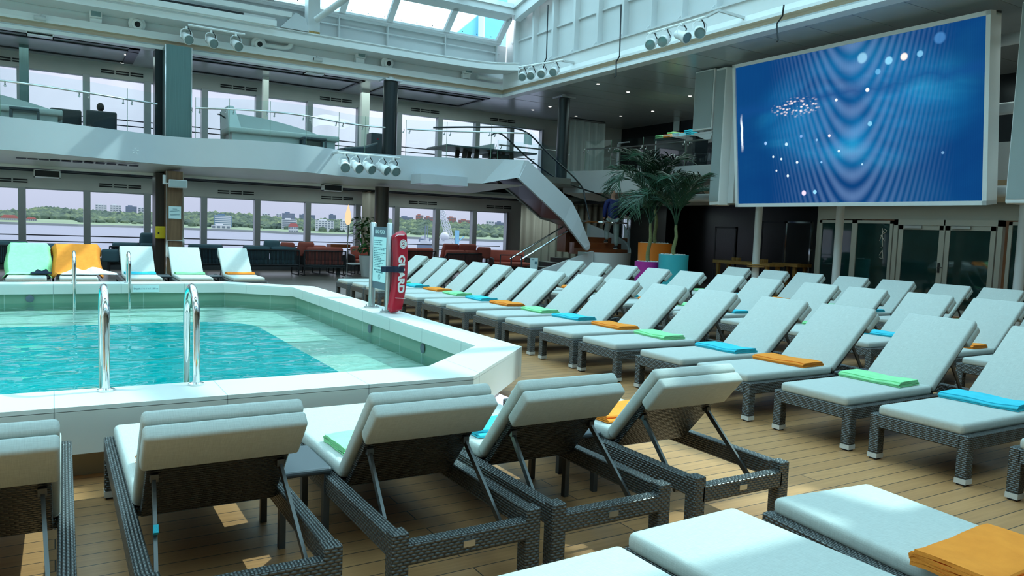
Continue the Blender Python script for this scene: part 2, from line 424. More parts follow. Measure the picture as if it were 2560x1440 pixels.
def watermat():
    mm, nt = nt_of('pool_water'); g = N(nt); co = g.coord('Object', (1., 1.7, 1))
    a = g.n('ShaderNodeTexNoise', i_Vector=co, i_Scale=1.25, i_Detail=1.5, i_Distortion=.6)
    b = g.n('ShaderNodeTexNoise', i_Vector=co, i_Scale=4., i_Detail=1.)
    nr = g.bump(g.math('ADD', a.outputs[0], g.math('MULTIPLY', b.outputs[0], .16)), .45, .10)
    tr = g.n('ShaderNodeBsdfTransparent'); tr.inputs[0].default_value = (.80, .985, .98, 1)
    gl = g.n('ShaderNodeBsdfGlossy'); gl.inputs['Roughness'].default_value = .01; g.link(nr, gl.inputs['Normal'])
    fr = g.n('ShaderNodeFresnel'); fr.inputs[0].default_value = 1.33; g.link(nr, fr.inputs['Normal'])
    mx = g.n('ShaderNodeMixShader'); g.link(g.math('MULTIPLY', fr.outputs[0], .75), mx.inputs[0]); g.link(tr.outputs[0], mx.inputs[1]); g.link(gl.outputs[0], mx.inputs[2])
    g.out(mx.outputs[0]); return mm
M['water'] = watermat()
m = MB(); m.add([(x, y, ZW) for x, y in PB], [list(range(len(PB)))])
m.build('water_surface', 'water', pool)
for (x, y) in ((3.37, 9.0), (3.37, 7.4), (-.3, 13.36)):
    q = MB(); q.lathe([(.001, .004), (.05, .004), (.055, 0)], (0, 0, 0), 16, axis=Matrix.Rotation(-PI/2, 3, 'Y') if x > 3 else Matrix.Rotation(PI/2, 3, 'X'))
    o = q.build('drain_cap', 'signgrey', pool); o.location = (x+(.025 if x > 3 else 0), y+(0 if x > 3 else .03), .24)
# ------------------------------------------------------------------ window wall
MX = [-3.75, -2.2, -.69, .81, 2.31, 3.82, 5.35, 6.9, 8.54, 9.9, 11.4, 12.86, 14.27, 15.65]
LO0, LO1, UP0, UP1 = .27, 2.17, 3.25, 5.29
m = MB()
m.b2((-14, YW, -.2), (20, YW+.3, LO0)); m.b2((-14, YW, LO1), (20, YW+.3, UP0)); m.b2((-14, YW, UP1), (20, YW+.3, 5.95))
m.b2((-14, YW, LO0), (-3.75, YW+.3, LO1)); m.b2((14.3, YW, LO0), (20, YW+.3, LO1)); m.b2((15.7, YW, UP0), (20, YW+.3, UP1)); m.b2((-14, YW, UP0), (-3.75, YW+.3, UP1))
M['wallgrey'] = plain('window_wall_paint', (.58, .60, .57), .5, var=.04)
struct(m.build('wall_port', 'wallgrey'))
m = MB(); m.b2((-14, YW-.02, .0), (20, YW, .30)); struct(m.build('baseboard_port', 'char'))
wn = 0
for (z0, z1, rails, last) in ((LO0, LO1, (.905, .74), 12), (UP0, UP1, (4.225, 4.07), 13)):
    for i in range(last):
        x0, x1 = MX[i], MX[i+1]
        wn += 1
        w = struct(thing('window_%d' % wn, None, None, ((x0+x1)/2, YW, 0))); h = (x1-x0)/2
        f = MB()
        for sx in (-1, 1): f.b2((sx*h-.085 if sx > 0 else -h, -.10, z0), (h if sx > 0 else -h+.085, .12, z1))
        f.b2((-h+.08, .0, z0), (h-.08, .1, z0+.06)); f.b2((-h+.08, 0., z1-.035), (h-.08, .1, z1))
        f.build('frame', 'alu', w)
        p = MB(); p.add([(-h+.08, .06, z0+.05), (h-.08, .06, z0+.05), (h-.08, .06, z1-.03), (-h+.08, .06, z1-.03)], [(0, 1, 2, 3)]); p.build('pane', 'window', w)
        for z in rails:
            r = MB(); r.tube([(-h, .5, z), (h, .5, z)], .018, 6); r.build('outer_rail', 'darkmetal', w)
        if i in (2, 6, 7, 9, 11, 12)and z0 < 1 or z0 > 1 and i in (3, 5, 7, 9, 11):
            pass
# slotted vents above the windows
def vent(x, z):
    t = thing('wall_vent', 'dark triple slot air vent above the %s windows' % ('lower' if z < 3 else 'upper deck'), 'vent', (x, YW-.005, z), 0, 'slot vents %s' % ('below' if z < 3 else 'above'))
    for j in (-1, 0, 1):
        q = MB(); q.b2((j*.36-.16, -.012, -.05), (j*.36+.16, 0, -.012)); q.b2((j*.36-.16, -.012, .012), (j*.36+.16, 0, .05)); q.build('slot', 'black', t)
for px, py in ((10, 457), (301, 469), (590, 487), (843, 500), (1057, 512), (1247, 524)):
    p = at(px, py, Y=YW); vent(p.x, 2.34)
for px, py in ((8, 138), (306, 173), (597, 213), (840, 246), (1063, 273), (1257, 299)):
    p = at(px, py, Y=YW); vent(p.x, 5.45)
# ------------------------------------------------------------------ balcony (port side)
FA = [(-8, 19.0), (-5, 19.7), (-3, 19.0), (-.91, 19.0), (.61, 19.42), (1.5, 19.8), (2.3, 20.1), (3.0, 20.0), (3.7, 19.55), (4.6, 19.22), (5.5, 19.25), (6.5, 19.72), (7.3, 19.92), (8.19, 19.72), (9.2, 19.3), (10.2, 18.6), (11.18, 17.87)]
FP = [Vector((x, y, 0)) for x, y in FA]; FS = spline(FP, 5)
ZF0, ZF1, ZU = 2.79, 3.47, 3.12
up = lambda L, z, dy=0: [Vector((p.x, p.y+dy, z)) for p in L]
FSd = [p for p in FS if p.x < 10.21]
m = MB(); m.strip(up(FSd, ZF0, .0), up(FSd, ZF1), 0, True); m.strip(up(FSd, ZF1), up(FSd, ZF1, .09), 0); m.strip(up(FSd, ZF1, .09), up(FSd, ZU-.02, .09), 0)
struct(m.build('wall_balcony', 'whitegloss'))
m = MB(); SO = [Vector((p.x, 21.35, 0)) for p in FS]
m.strip(up(FS, ZF0, .04), up(FS, ZF0-.03, .35), 0, True); m.strip(up(FS, ZF0-.03, .35), up(SO, 2.62), 0, True); m.b2((-14, 21.33, 2.56), (14.5, 21.39, 2.64))
struct(m.build('ceiling_soffit', 'offwhite'))
for i in range(11):     # row of slots in the soffit
    p = at(53+i*28.2, 388+i*2.45, Y=19.9)
    if i == 0: sv = thing('soffit_vent', 'row of dark oblong slots in the balcony soffit', 'vent', (0, 0, 0))
    q = MB(); n_ = Vector((0, .983, -.13)).normalized(); u_ = Vector((1, 0, 0))
    pz = lambda dx, dy: None
    c = at(53+i*28.2, 389+i*2.45, Y=20.1); 
    zs = lambda y: 2.76+(2.62-2.76)*(y-19.6)/(21.35-19.6)-.004
    q.add([(c.x-.095, 20.02, zs(20.02)), (c.x+.095, 20.02, zs(20.02)), (c.x+.095, 20.2, zs(20.2)), (c.x-.095, 20.2, zs(20.2))], [(0, 1, 2, 3)])
    q.add([(c.x-.095, 20.02, zs(20.02)-.012), (c.x+.095, 20.02, zs(20.02)-.012), (c.x+.095, 20.2, zs(20.2)-.012), (c.x-.095, 20.2, zs(20.2)-.012)], [(0, 1, 2, 3)])
    q.build('slot', 'black', sv)
m = MB(); m.b2((-14, 21.36, 2.60), (20, 24, 2.72)); struct(m.build('ceiling_lower', 'darkceil'))
m = MB()
for y in (21.8, 22.5, 23.3): m.b2((-8, y, 2.57), (14.3, y+.05, 2.60))
struct(m.build('trim_1', 'darkmetal'))
m = MB(); pts = [(-14, 19.1)]+[(p.x, p.y+.09) for p in FS]+[(11.25, 17.9+.3), (13.2, 18.6), (13.2, 19.6), (15.4, 19.6), (15.4, 24), (-14, 24)]
m.prism(pts, 2.95, ZU); struct(m.build('floor_balcony', 'loungefloor'))
# forward balcony
FF = [(14.0, 20.2), (14.25, 19.5), (14.55, 18.6), (14.75, 17.35), (14.85, 15.7), (14.93, 14.6), (14.9, 12.5), (14.75, 11.0), (14.75, 6.0), (14.75, -6)]
F2 = spline([Vector((x, y, 0)) for x, y in FF], 5)
upx = lambda L, z, dx=0: [Vector((p.x+dx, p.y, z)) for p in L]
m = MB(); m.strip(upx(F2, ZF0, .04), upx(F2, ZF1), 0, True); m.strip(upx(F2, ZF1), upx(F2, ZF1, .09)); m.strip(upx(F2, ZF1, .09), upx(F2, ZU-.02, .09))
struct(m.build('wall_balcony_forward', 'white2'))
m = MB(); m.strip(upx(F2, ZF0, .04), upx(F2, 2.62, .9), 0, True); m.strip(upx(F2, 2.62, .9), [Vector((16.9, p.y, 2.5)) for p in F2])
struct(m.build('ceiling_soffit_forward', 'offwhite'))
m = MB()
for i in range(9): m.box((15.15, 18.6-.42*i, 2.70), (.05, .33, .06))
tag(m.build('soffit_grille', 'black'), 'row of dark air slots under the forward balcony', 'vent')
m = MB(); m.b2((14.86, -8, 2.95), (19.6, 24, ZU)); struct(m.build('floor_upper_forward', 'loungefloor'))
m = MB(); m.b2((16.9, 12.8, 2.5), (19.5, 24, 2.6)); m.b2((15.5, 19.6, 2.5), (16.9, 24, 2.6)); struct(m.build('ceiling_forward_lower', 'deepdark'))
# forward walls
m = MB(); m.b2((17, -8, 2.13), (17.2, 12.85, 2.95)); m.b2((17, 12.72, 0), (17.2, 12.85, 2.13)); struct(m.build('wall_forward_beam', 'beamgrey'))
m = MB(); m.b2((18.6, 12.8, 0), (18.8, 24, 2.95)); m.b2((17.2, 12.8, 0), (18.7, 12.95, 2.95)); m.b2((17.6, 19.2, 0), (18.6, 24, 2.6)); struct(m.build('wall_forward_dark', 'deepdark'))
m = MB(); m.b2((19.4, -8, 3.12), (19.6, 24, 5.9)); struct(m.build('wall_upper_forward', 'deepdark'))
m = MB(); m.b2((20, -8, 0), (20.2, 24, 3)); m.b2((-14.2, -8, -1), (-14, 24, 6)); struct(m.build('wall_ends', 'offwhite'))
m = MB(); m.b2((-14, -8.2, -1), (20, -8, 6.0)); struct(m.build('wall_starboard', 'wallgrey'))
# glazed doors and side panels, lower forward wall
def glazed(i, y0, y1, z1=2.1, leaf=False):
    w = struct(thing('window_%d' % i, None, None, (17, 0, 0)))
    f = MB(); t = .07
    f.b2((-.03, y0, 0), (.05, y0+t, z1)); f.b2((-.03, y1-t, 0), (.05, y1, z1)); f.b2((-.03, y0, 0), (.05, y1, .12)); f.b2((-.03, y0, z1-t), (.05, y1, z1)); f.build('frame', 'doorpaint', w)
    q = MB(); q.b2((0, y0+t, .1), (.012, y1-t, z1-t)); q.build('pane', 'darkglass', w); return w
wg = glazed(41, 10.75, 11.75); glazed(42, 11.75, 12.75); glazed(43, 6.3, 8.2); glazed(44, 4.3, 6.3); glazed(45, 2.3, 4.3); glazed(46, -2, 2.3)
# scratched white line drawing on the glass
q = MB(); gy, gz = 11.02, 1.5
def gl(a, b): q.bar((-.008, 11.02-a[0], a[1]), (-.008, 11.02-b[0], b[1]), .016, .006)
for a, b in (((0, 1.92), (.04, 1.48)), ((.05, 1.9), (-.05, 1.62)), ((.05, 1.91), (.12, 1.86)), ((.11, 1.84), (-.03, 1.74)), ((-.02, 1.75), (.08, 1.62)), ((.04, 1.4), (-.03, 1.27)), ((.04, 1.4), (.07, 1.2)), ((-.02, 1.21), (.04, 1.2)), ((0, 1.46), (.02, 1.45))): gl(a, b)
q.build('line_drawing', 'whiteprint', wg)
for k, (y0, y1) in enumerate(((9.53, 10.58), (8.44, 9.49))):
    d = struct(thing('door_%d' % (k+1), None, None, (16.96, 0, 0))); f = MB(); t = .1
    f.b2((0, y0, .02), (.06, y0+t, 2.0)); f.b2((0, y1-t, .02), (.06, y1, 2.0)); f.b2((0, y0, .02), (.06, y1, .16)); f.b2((0, y0, 1.9), (.06, y1, 2.0)); f.build('leaf_frame', 'doorpaint', d)
    q = MB(); q.b2((.02, y0+t, .15), (.035, y1-t, 1.9)); q.build('pane', 'darkglass', d)
    c = MB(); c.b2((-.05, y1-.55, 1.93), (0, y1-.15, 1.99)); c.build('door_closer', 'steel', d)
    if k == 0:
        h = MB(); h.b2((-.02, y0+.03, .95), (0, y0+.075, 1.17)); h.tube([(-.02, y0+.05, 1.07), (-.06, y0+.05, 1.07), (-.06, y0-.06, 1.07)], .01, 6); h.build('door_handle', 'darkmetal', d)
m = MB()
for y in (8.3, 9.49+.01, 10.6): m.b2((16.94, y-.0, 0), (17.06, y+.1 if y != 9.5 else y+.03, 2.13))
m.b2((16.94, 8.3, 2.0), (17.06, 10.7, 2.13)); struct(m.build('trim_2', 'doorpaint'))
# dark panelled wall with framed doorways
for i, (y0, y1, z1, mt) in enumerate(((14.2, 15.1, 2.1, 'chrome'), (15.1, 16.0, 2.1, 'darkmetal'), (17.0, 17.9, 1.9, 'darkmetal'))):
    d = struct(thing('door_%d' % (3+i), None, None, (18.56, 0, 0)))
    f = MB(); f.b2((0, y0, 0), (.05, y0+.05, z1)); f.b2((0, y1-.05, 0), (.05, y1, z1)); f.b2((0, y0, z1-.05), (.05, y1, z1)); f.build('frame', mt, d)
    q = MB(); q.b2((.01, y0+.05, 0), (.03, y1-.05, z1-.05)); q.build('leaf', 'deepdark', d)
# ------------------------------------------------------------------ upper ceiling and roof opening
XO, YO, YS, XA = 12.1, 21.0, -3.0, -12.0      # opening in the upper ceiling
ZCE = 5.68
m = MB(); m.b2((-14, YO+.02, ZCE), (20, 24.2, ZCE+.1)); m.b2((XO+.02, -8, ZCE), (20, YO+.02, ZCE+.1)); m.b2((-14, -8, ZCE), (XO+.02, YS, ZCE+.1))
struct(m.build('ceiling_upper', 'darkceil'))
m = MB()
for y in [i*.3 for i in range(-10, 60)]: pass
for (x0, x1) in ((-6, 1.9), (3.0, 7.75), (8.5, 11.9)):
    for (y0, y1) in ((21.35, 21.45), (21.75, 21.83), (23.45, 23.52)): m.b2((x0, y0, ZCE-.035), (x1, y1, ZCE))
    for x in (x0, x1-.25 if x1 < 3 else x1-.08): m.b2((x, 21.35, ZCE-.035), (x+(.25 if x1 < 3 else .08), 23.5, ZCE))
struct(m.build('trim_3', 'darkmetal'))
m = MB()
for i in range(26): m.b2((XO+.3, -4+i*1., ZCE-.004), (19.4, -4+i*1.+.012, ZCE))
struct(m.build('trim_4', 'alu'))
# ring beam: lip with cove, wall above, ledge beam
def ring(prof, name, mat, ystart=YS):
    """extrude a profile (outward offset d, z) round the port and forward edges, with a mitred corner"""
    m = MB()
    for (a, b) in zip(prof[:-1], prof[1:]):
        A = [(XA, YO+a[0], a[1]), (XO+a[0], YO+a[0], a[1]), (XO+a[0], ystart, a[1])]
        B = [(XA, YO+b[0], b[1]), (XO+b[0], YO+b[0], b[1]), (XO+b[0], ystart, b[1])]
        m.strip(A, B)
    return m.build(name, mat)
struct(ring([(0.3, 5.66), (0., 5.66), (0., 5.74), (.10, 5.76)], 'trim_5', 'white2'))
struct(ring([(.10, 5.76), (.14, 5.80), (.14, 5.88), (.02, 5.90)], 'trim_6', 'cream'))
struct(ring([(.02, 5.90), (.02, 5.96), (.05, 6.08)], 'trim_11', 'white2'))
m = MB(); m.b2((XA, YO+.05, 6.06), (XO+.3, YO+.35, 6.08)); m.b2((XA, YO+.32, 6.06), (XO+.3, YO+.36, 6.46)); m.b2((XO+.05, YS, 6.06), (XO+.35, YO+.05, 6.40)); struct(m.build('wall_coaming_lower', 'white2'))
# ledge beam on the port side, curving at the corner
m = MB(); LB = [Vector((XA, 20.55, 0)), Vector((9.5, 20.55, 0)), Vector((10.7, 20.5, 0)), Vector((11.5, 20.3, 0)), Vector((12.05, 19.9, 0))]
LBs = LB[:1]+spline(LB[1:], 5)
def ex(m, pr, L):
    for a, b in zip(pr[:-1], pr[1:]): m.strip([Vector((p.x, p.y+a[0], a[1])) for p in L], [Vector((p.x, p.y+b[0], b[1])) for p in L])
ex(m, [(.75, 6.33), (0, 6.33), (0, 6.48), (.06, 6.50), (.06, 6.53), (0.0, 6.53), (0, 6.56), (.95, 6.56)], LBs); struct(m.build('trim_7', 'white2'))
# upper track beam
m = MB(); m.b2((XA, 20.45, 6.56), (5.0, 20.75, 6.70)); m.b2((XA, 20.62, 6.70), (5.0, 20.72, 6.80)); m.b2((XA, 20.5, 6.86), (5.4, 20.9, 6.99)); struct(m.build('trim_8', 'white2'))
m = MB(); m.b2((XA, 20.60, 6.71), (4.2, 20.63, 6.79)); struct(m.build('trim_9', 'darkmetal'))
# port wall below the panes with stiffeners
m = MB(); m.strip([(XA, 21.35, 6.4), (XO+.3, 21.35, 6.4)], [(XA, 21.35, 7.34), (XO+.3, 21.35, 7.34)]); m.b2((XA, 21.22, 7.05), (XO, 21.36, 7.08)); m.b2((XA, 21.15, 7.32), (XO, 21.4, 7.37))
for x in (1.2, 3.2, 6.9, 8.35, 10.2, 12.0, -.8, -2.8): m.b2((x-.015, 21.2, 6.5), (x+.015, 21.35, 7.34))
struct(m.build('wall_coaming_port', 'white'))
# forward coaming wall with plate stiffeners
m = MB(); m.b2((12.42, YS, 6.1), (12.6, 21.4, 9.6)); m.b2((12.1, YS, 6.38), (12.45, 21.0, 6.42)); 
for i in range(20): 
    y = 20.6-i*1.05
    m.b2((12.25, y-.05, 6.42), (12.45, y+.05, 9.6)); m.add([(12.12, y-.01, 6.42), (12.45, y-.01, 6.42), (12.45, y-.01, 6.75), (12.12, y+.01, 6.42), (12.45, y+.01, 6.42), (12.45, y+.01, 6.75)], [(0, 1, 2), (3, 5, 4), (0, 3, 4, 1), (1, 4, 5, 2), (0, 2, 5, 3)])
m.b2((12.36, YS, 7.35), (12.44, 21, 7.39)); m.b2((12.36, YS, 8.3), (12.44, 21, 8.34))
struct(m.build('wall_coaming_forward', 'white'))
m = MB(); m.b2((XA-.2, YS-.2, 5.68), (XA, 21.4, 9)); m.b2((XA, YS-.2, 5.68), (12.6, YS, 9.0)); struct(m.build('wall_coaming_aft', 'white'))
# roof: inclined lower panes, beam, flatter upper panes up to a ridge, and the mirrored starboard side
def T(p, q, t): return tuple(p[i]+(q[i]-p[i])*t for i in range(3))
P1, P2 = (21.25, 7.40), (20.55, 8.02)     # (y, z) lower pane row
P3, P4 = (20.25, 8.30), (9.35, 10.6)      # upper slope to the ridge
xs = [12.0, 10.18, 8.36, 6.95, 5.0, 3.15, 1.2, -.8, -2.8, -4.8, -6.8, -8.8, -10.8, -12.0]
fr = MB(); pn = 0
def pane_mesh(c, parent=None):
    global wn
    wn += 1
    m = MB(); m.add(c, [(0, 1, 2, 3)]); o = m.build('window_%d' % (60+pn), 'roofglass'); struct(o); return o
solid = {(3, 0), (4, 0)}
bolts = MB()
def slope(a, b, xs, rows, skip=(), fw=.09, depth=.10):
    global pn
    d = Vector((0, b[0]-a[0], b[1]-a[1])); L = d.length; d.normalize(); nrm = Vector((0, d.z, -d.y))
    if nrm.z > 0: nrm = -nrm
    for i in range(len(xs)-1):
        x0, x1 = xs[i], xs[i+1]
        for r in range(rows):
            s0, s1 = L*r/rows, L*(r+1)/rows
            A = Vector((0, a[0], a[1]))+d*s0; B = Vector((0, a[0], a[1]))+d*s1
            if (i, r) in skip:
                m = MB(); m.add([(x0, A.y, A.z), (x1, A.y, A.z), (x1, B.y, B.z), (x0, B.y, B.z)], [(0, 1, 2, 3)]); struct(m.build('ceiling_roof_panel', 'white'))
            else:
                pn += 1; pane_mesh([(x0, A.y, A.z), (x1, A.y, A.z), (x1, B.y, B.z), (x0, B.y, B.z)])
            fr.bar(Vector((x0, A.y, A.z))+nrm*depth/2, Vector((x1, A.y, A.z))+nrm*depth/2, fw*2, depth, nrm)
    for x in xs:
        A = Vector((x, a[0], a[1]))+nrm*depth/2; B = Vector((x, b[0], b[1]))+nrm*depth/2
        fr.bar(A, B, fw*2, depth, nrm)
    A = Vector((0, b[0], b[1]))+nrm*depth/2
    fr.bar((xs[0], A.y, A.z), (xs[-1], A.y, A.z), fw*2, depth, nrm)
slope(P1, P2, xs, 1, skip={(4, 0)})
slope(P3, P4, xs, 5, fw=.10, depth=.14)
slope((-1.55, 8.30), P4, xs, 4, fw=.10, depth=.14)
slope((-2.9, 7.2), (-1.9, 8.02), xs, 1)
for (y, z) in ((20.40, 8.16), (-1.7, 8.16)): fr.b2((XA, y-.22, z-.16), (12.4, y+.22, z+.16))
for x in (12.1, -2.8, 5.0): fr.bar((x, P3[0], P3[1]-.25), (x, P4[0], P4[1]-.25), .22, .4)
for x in (12.1, -2.8, 5.0): fr.bar((x, -1.55, 8.05), (x, P4[0], P4[1]-.25), .22, .4)
fr.b2((XA, 9.1, 10.2), (12.4, 9.6, 10.6))
struct(fr.build('ceiling_skylight_frame', 'white'))
# gable at the forward end
m = MB(); m.add([(12.45, 21.4, 7.3), (12.45, 20.2, 8.4), (12.45, 9.35, 10.75), (12.45, -1.6, 8.4), (12.45, -3, 7.3)], [(0, 1, 2, 3, 4)]); struct(m.build('wall_gable_forward', 'white'))
m = MB(); m.add([(XA, 21.4, 7.3), (XA, 20.2, 8.4), (XA, 9.35, 10.75), (XA, -1.6, 8.4), (XA, -3, 7.3)], [(0, 1, 2, 3, 4)]); struct(m.build('wall_gable_aft', 'white'))
m = MB(); m.b2((XA, -3.2, 5.7), (12.5, -2.9, 7.3)); struct(m.build('wall_coaming_starboard', 'white'))
# fixing screws along the pane sills
m = MB()
for i in range(14): m.box((5.2+i*.5, 21.10, 7.49), (.025, .012, .025))
struct(m.build('trim_10', 'black'))
# box frame post and diagonal brace of the sliding roof
t = thing('roof_brace', 'white round diagonal strut braced against the roof post', 'brace', (0, 0, 0))
q = MB(); q.tube([at(790, 50, Y=20.6), at(870, -8, Y=19.9)], .085, 12); q.build('tube', 'white', t)
q = MB(); a = at(782, 84, Y=20.85); q.b2((a.x-.16, 20.75, 6.62), (a.x+.16, 21.1, 8.1)); q.build('post', 'white', t)
q = MB(); q.b2((a.x-.16, 20.74, 6.57), (a.x+.16, 21.1, 6.66)); q.build('pad', 'benchwood', t)
q = MB(); q.prism([(a.x-.95, 6.57), (a.x-.2, 6.57), (a.x-.3, 6.9), (a.x-.55, 7.0)], 20.5, 20.8, fn=lambda v: Vector((v.x, v.z, v.y))); q.build('wheel_cover', 'whitegloss', t)
# added sun-blocking strips, out of view, under the starboard roof slope
m = MB(); m.b2((XA, 3.15, 8.85), (9.5, 3.95, 9.25)); m.b2((XA, 1.0, 8.6), (12.3, 2.5, 8.9)); struct(m.build('ceiling_sun_blocker', 'white'))
# ================================================================== SUN LOUNGERS
LL, LW, LH, HX, BA = 1.95, .70, .33, 1.15, math.radians(41)
CWD = .605
def make_lounger(BA=BA, HX=HX, BL=.80):
    t = thing('sun_lounger', 'lounger', 'sun lounger')
    m = MB()
    for s in (-1, 1): m.b2((.02, s*LW/2, .235), (LL-.02, s*(LW/2-.06), LH))
    m.b2((.0, -LW/2+.05, .235), (.06, LW/2-.05, LH)); m.b2((LL-.06, -LW/2+.05, .205), (LL, LW/2-.05, .295))
    m.build('frame', 'wicker', t, bevel=.008)
    m = MB(); m.b2((.06, -LW/2+.06, .285), (HX, LW/2-.06, .318)); m.build('seat_panel', 'wickerdark', t)
    for x in (.0, LL-.075):
        for s in (-1, 1):
            y0, y1 = (s*LW/2, s*(LW/2-.075))
            m = MB(); m.b2((x, y0-.001*s, .045), (x+.075, y1, LH+.012 if x else LH+.002)); l = m.build('leg', 'wicker', t, bevel=.008)
            m = MB(); m.b2((x-.001, y0+.0*s, .012), (x+.076, y1+.001, .046)); m.b2((x+.01, y0-.01*s, 0), (x+.065, y1+.01*s, .013), 1); m.build('foot_cap', ['capsilver', 'black'], l)
    d = Vector((math.cos(BA), 0, math.sin(BA))); nn = Vector((-math.sin(BA), 0, math.cos(BA)))
    R = Matrix((d, Vector((0, 1, 0)), nn)).transposed(); H = Vector((HX+.01, 0, .315))
    def bx(s0, s1, w, h0, h1): 
        m = MB(); m.box(H+d*(s0+s1)/2+nn*(h0+h1)/2, (s1-s0, w, h1-h0), R); return m
    bx(0, BL, .55, -.035, 0).build('backrest_panel', 'wickerdark', t, bevel=.006)
    m = MB(); m.b2((-.02+.03, -CWD/2, LH-.008), (HX+.005, CWD/2, LH+.07)); m.build('seat_cushion', 'cushion', t, bevel=.028, seg=4, smooth=True)
    b = bx(.03, BL+.05, CWD, .003, .070).build('back_cushion', 'cushion', t, bevel=.02, seg=3, smooth=True)
    m = bx(BL-.165, BL+.052, CWD, -.070, .0); m.build('head_flap', 'cushion', b, bevel=.016, seg=3, smooth=True)
    for s in (-1, 1):
        a = H+d*.43*BL/.8-nn*.035; a.y = s*.245; e = Vector((1.735, s*.27, .21))
        m = MB(); m.bar(a, e, .028, .014, (0, 1, 0)); m.box(a, (.05, .03, .03)); m.build('strut', 'darkalu', t)
    m = MB(); m.tube([(1.735, -.29, .205), (1.735, .29, .205)], .012, 8); m.build('crossbar', 'darkalu', t)
    m = MB(); m.b2((LL, -.035, .235), (LL+.004, .02, .262)); m.build('tag_plate', 'steel', t)
    return t
PROTO = {}
def lounger(x, y, rz, label, group, kind='row'):
    if kind not in PROTO: o = PROTO[kind] = make_lounger() if kind == 'row' else make_lounger(math.radians(49), 1.17, .565)
    else: o = copy_tree(PROTO[kind])
    o.location = (x, y, 0); o.rotation_euler = (0, 0, rz); o['label'] = label; o['group'] = group
    return o
def towel_mesh(color, k):
    """a towel folded in four: a folded ribbon cross-section, extruded"""
    rnd = random.Random(k); th = .013
    w = .30
    path = []
    for i in range(4):
        z = th*(.6+i*1.08); a, b = (0, w-.012*i) if i % 2 == 0 else (w-.012*(i-1), .004*i)
        path += [(a+(b-a)*q/5, z+.002*math.sin(q*1.7+i)) for q in range(6)]
        if i < 3:
            cx, cz = b, z+th*.54; s = 1 if b > a else -1
            path += [(cx+s*th*.54*math.sin(an), cz-th*.54*math.cos(an)) for an in (PI*.25, PI*.5, PI*.75)]
    P = [Vector((x, 0, z)) for x, z in path]
    L = []; Rr = []
    for i, p in enumerate(P):
        tt = (P[min(i+1, len(P)-1)]-P[max(i-1, 0)]).normalized(); nn = Vector((-tt.z, 0, tt.x)); L.append(p+nn*th*.5); Rr.append(p-nn*th*.5)
    loop = L+Rr[::-1]; n = len(loop); m = MB(); K = 9; vs = []
    for j in range(K):
        y = -.27+.54*j/(K-1); sk = rnd.uniform(-.006, .006); dz = .003*math.sin(j*1.3+k)
        for i, p in enumerate(loop): vs.append((p.x-w/2+sk+.02*(y/.27)*(1 if k % 2 else -1)*.5, y+.004*math.sin(i*2.1), max(.001, p.z*(1+.10*math.sin(j*.9+k)) + dz*(p.z/.06))))
    fs = [(j*n+i, j*n+(i+1) % n, (j+1)*n+(i+1) % n, (j+1)*n+i) for j in range(K-1) for i in range(n)]
    m.add(vs, fs, 0, True); m.f += [list(range(n)), list(range((K-1)*n, K*n))[::-1]]; m.mi += [0, 0]; m.sm += [False, False]
    return m.mesh('folded_towel', color)
TM = {(c, k): towel_mesh('t_'+c, k) for c in ('green', 'blue', 'orange') for k in range(3)}
def towel(lx, ly, L, color, label, group, jit=0., k=0, dx=.9, tz=.72):
    """lay a folded towel on lounger L at local x=dx"""
    o = bpy.data.objects.new('folded_towel', TM[(color, k % 3)]); C.objects.link(o)
    a = L.rotation_euler[2]; c, s = math.cos(a), math.sin(a)
    x, y = dx+lx, ly
    o.location = (L.location[0]+c*x-s*y, L.location[1]+s*x+c*y, LH+.071); o.rotation_euler = (0, 0, a+jit); o.scale = (1, 1, tz)
    return tag(o, label, 'towel', group)
rj = random.Random(3)
CN = {'g': 'green', 'b': 'blue', 'o': 'orange', None: None}
# row along the pool (feet to the pool, heads forward)
R1 = [(14.96, None), (14.07, 'g'), (13.25, 'b'), (12.39, 'o'), (11.58, 'g'), (10.7, 'b'), (9.94, 'o'), (9.0, 'g'), (8.18, 'b'), (7.26, 'o'), (6.45, 'g'), (5.5, 'b'), (4.7, 'o'), (3.76, 'g'), (2.91, 'b'), (1.98, None)]
R2 = [(13.63, None), (12.73, 'o'), (11.83, 'g'), (10.93, 'b'), (10.08, 'o'), (9.13, 'g'), (8.33, 'b'), (7.36, None), (6.56, 'g'), (5.63, 'b'), (4.83, 'o'), (3.98, None)]
R3 = [(11.53, 'g'), (10.53, 'b'), (9.73, 'o'), (8.76, 'g'), (7.92, 'b'), (6.96, None), (6.15, 'g'), (5.3, None)]
for (rows, x0, nm) in ((R1, 5.03, 'poolside row'), (R2, 8.12, 'middle row'), (R3, 10.98, 'back row')):
    for i, (y, c) in enumerate(rows):
        far = i < 8 or nm != 'poolside row'
        w = ('%s from the far end of the %s' % (ORD[i], nm)) if far else ('%s from the near end of the %s' % (ORD[15-i], nm))
        L = lounger(x0+rj.uniform(-.02, .03), y, rj.uniform(-.015, .015), 'grey sun lounger, %s, %s' % (w, ('%s towel' % CN[c]) if c else 'no towel showing'), 'sun loungers of the %s' % nm)
        if c: towel(0, rj.uniform(-.03, .03), L, CN[c], 'folded %s towel on the lounger %s' % (CN[c], w), 'folded towels of the %s' % nm, rj.uniform(-.06, .06), i, .90)
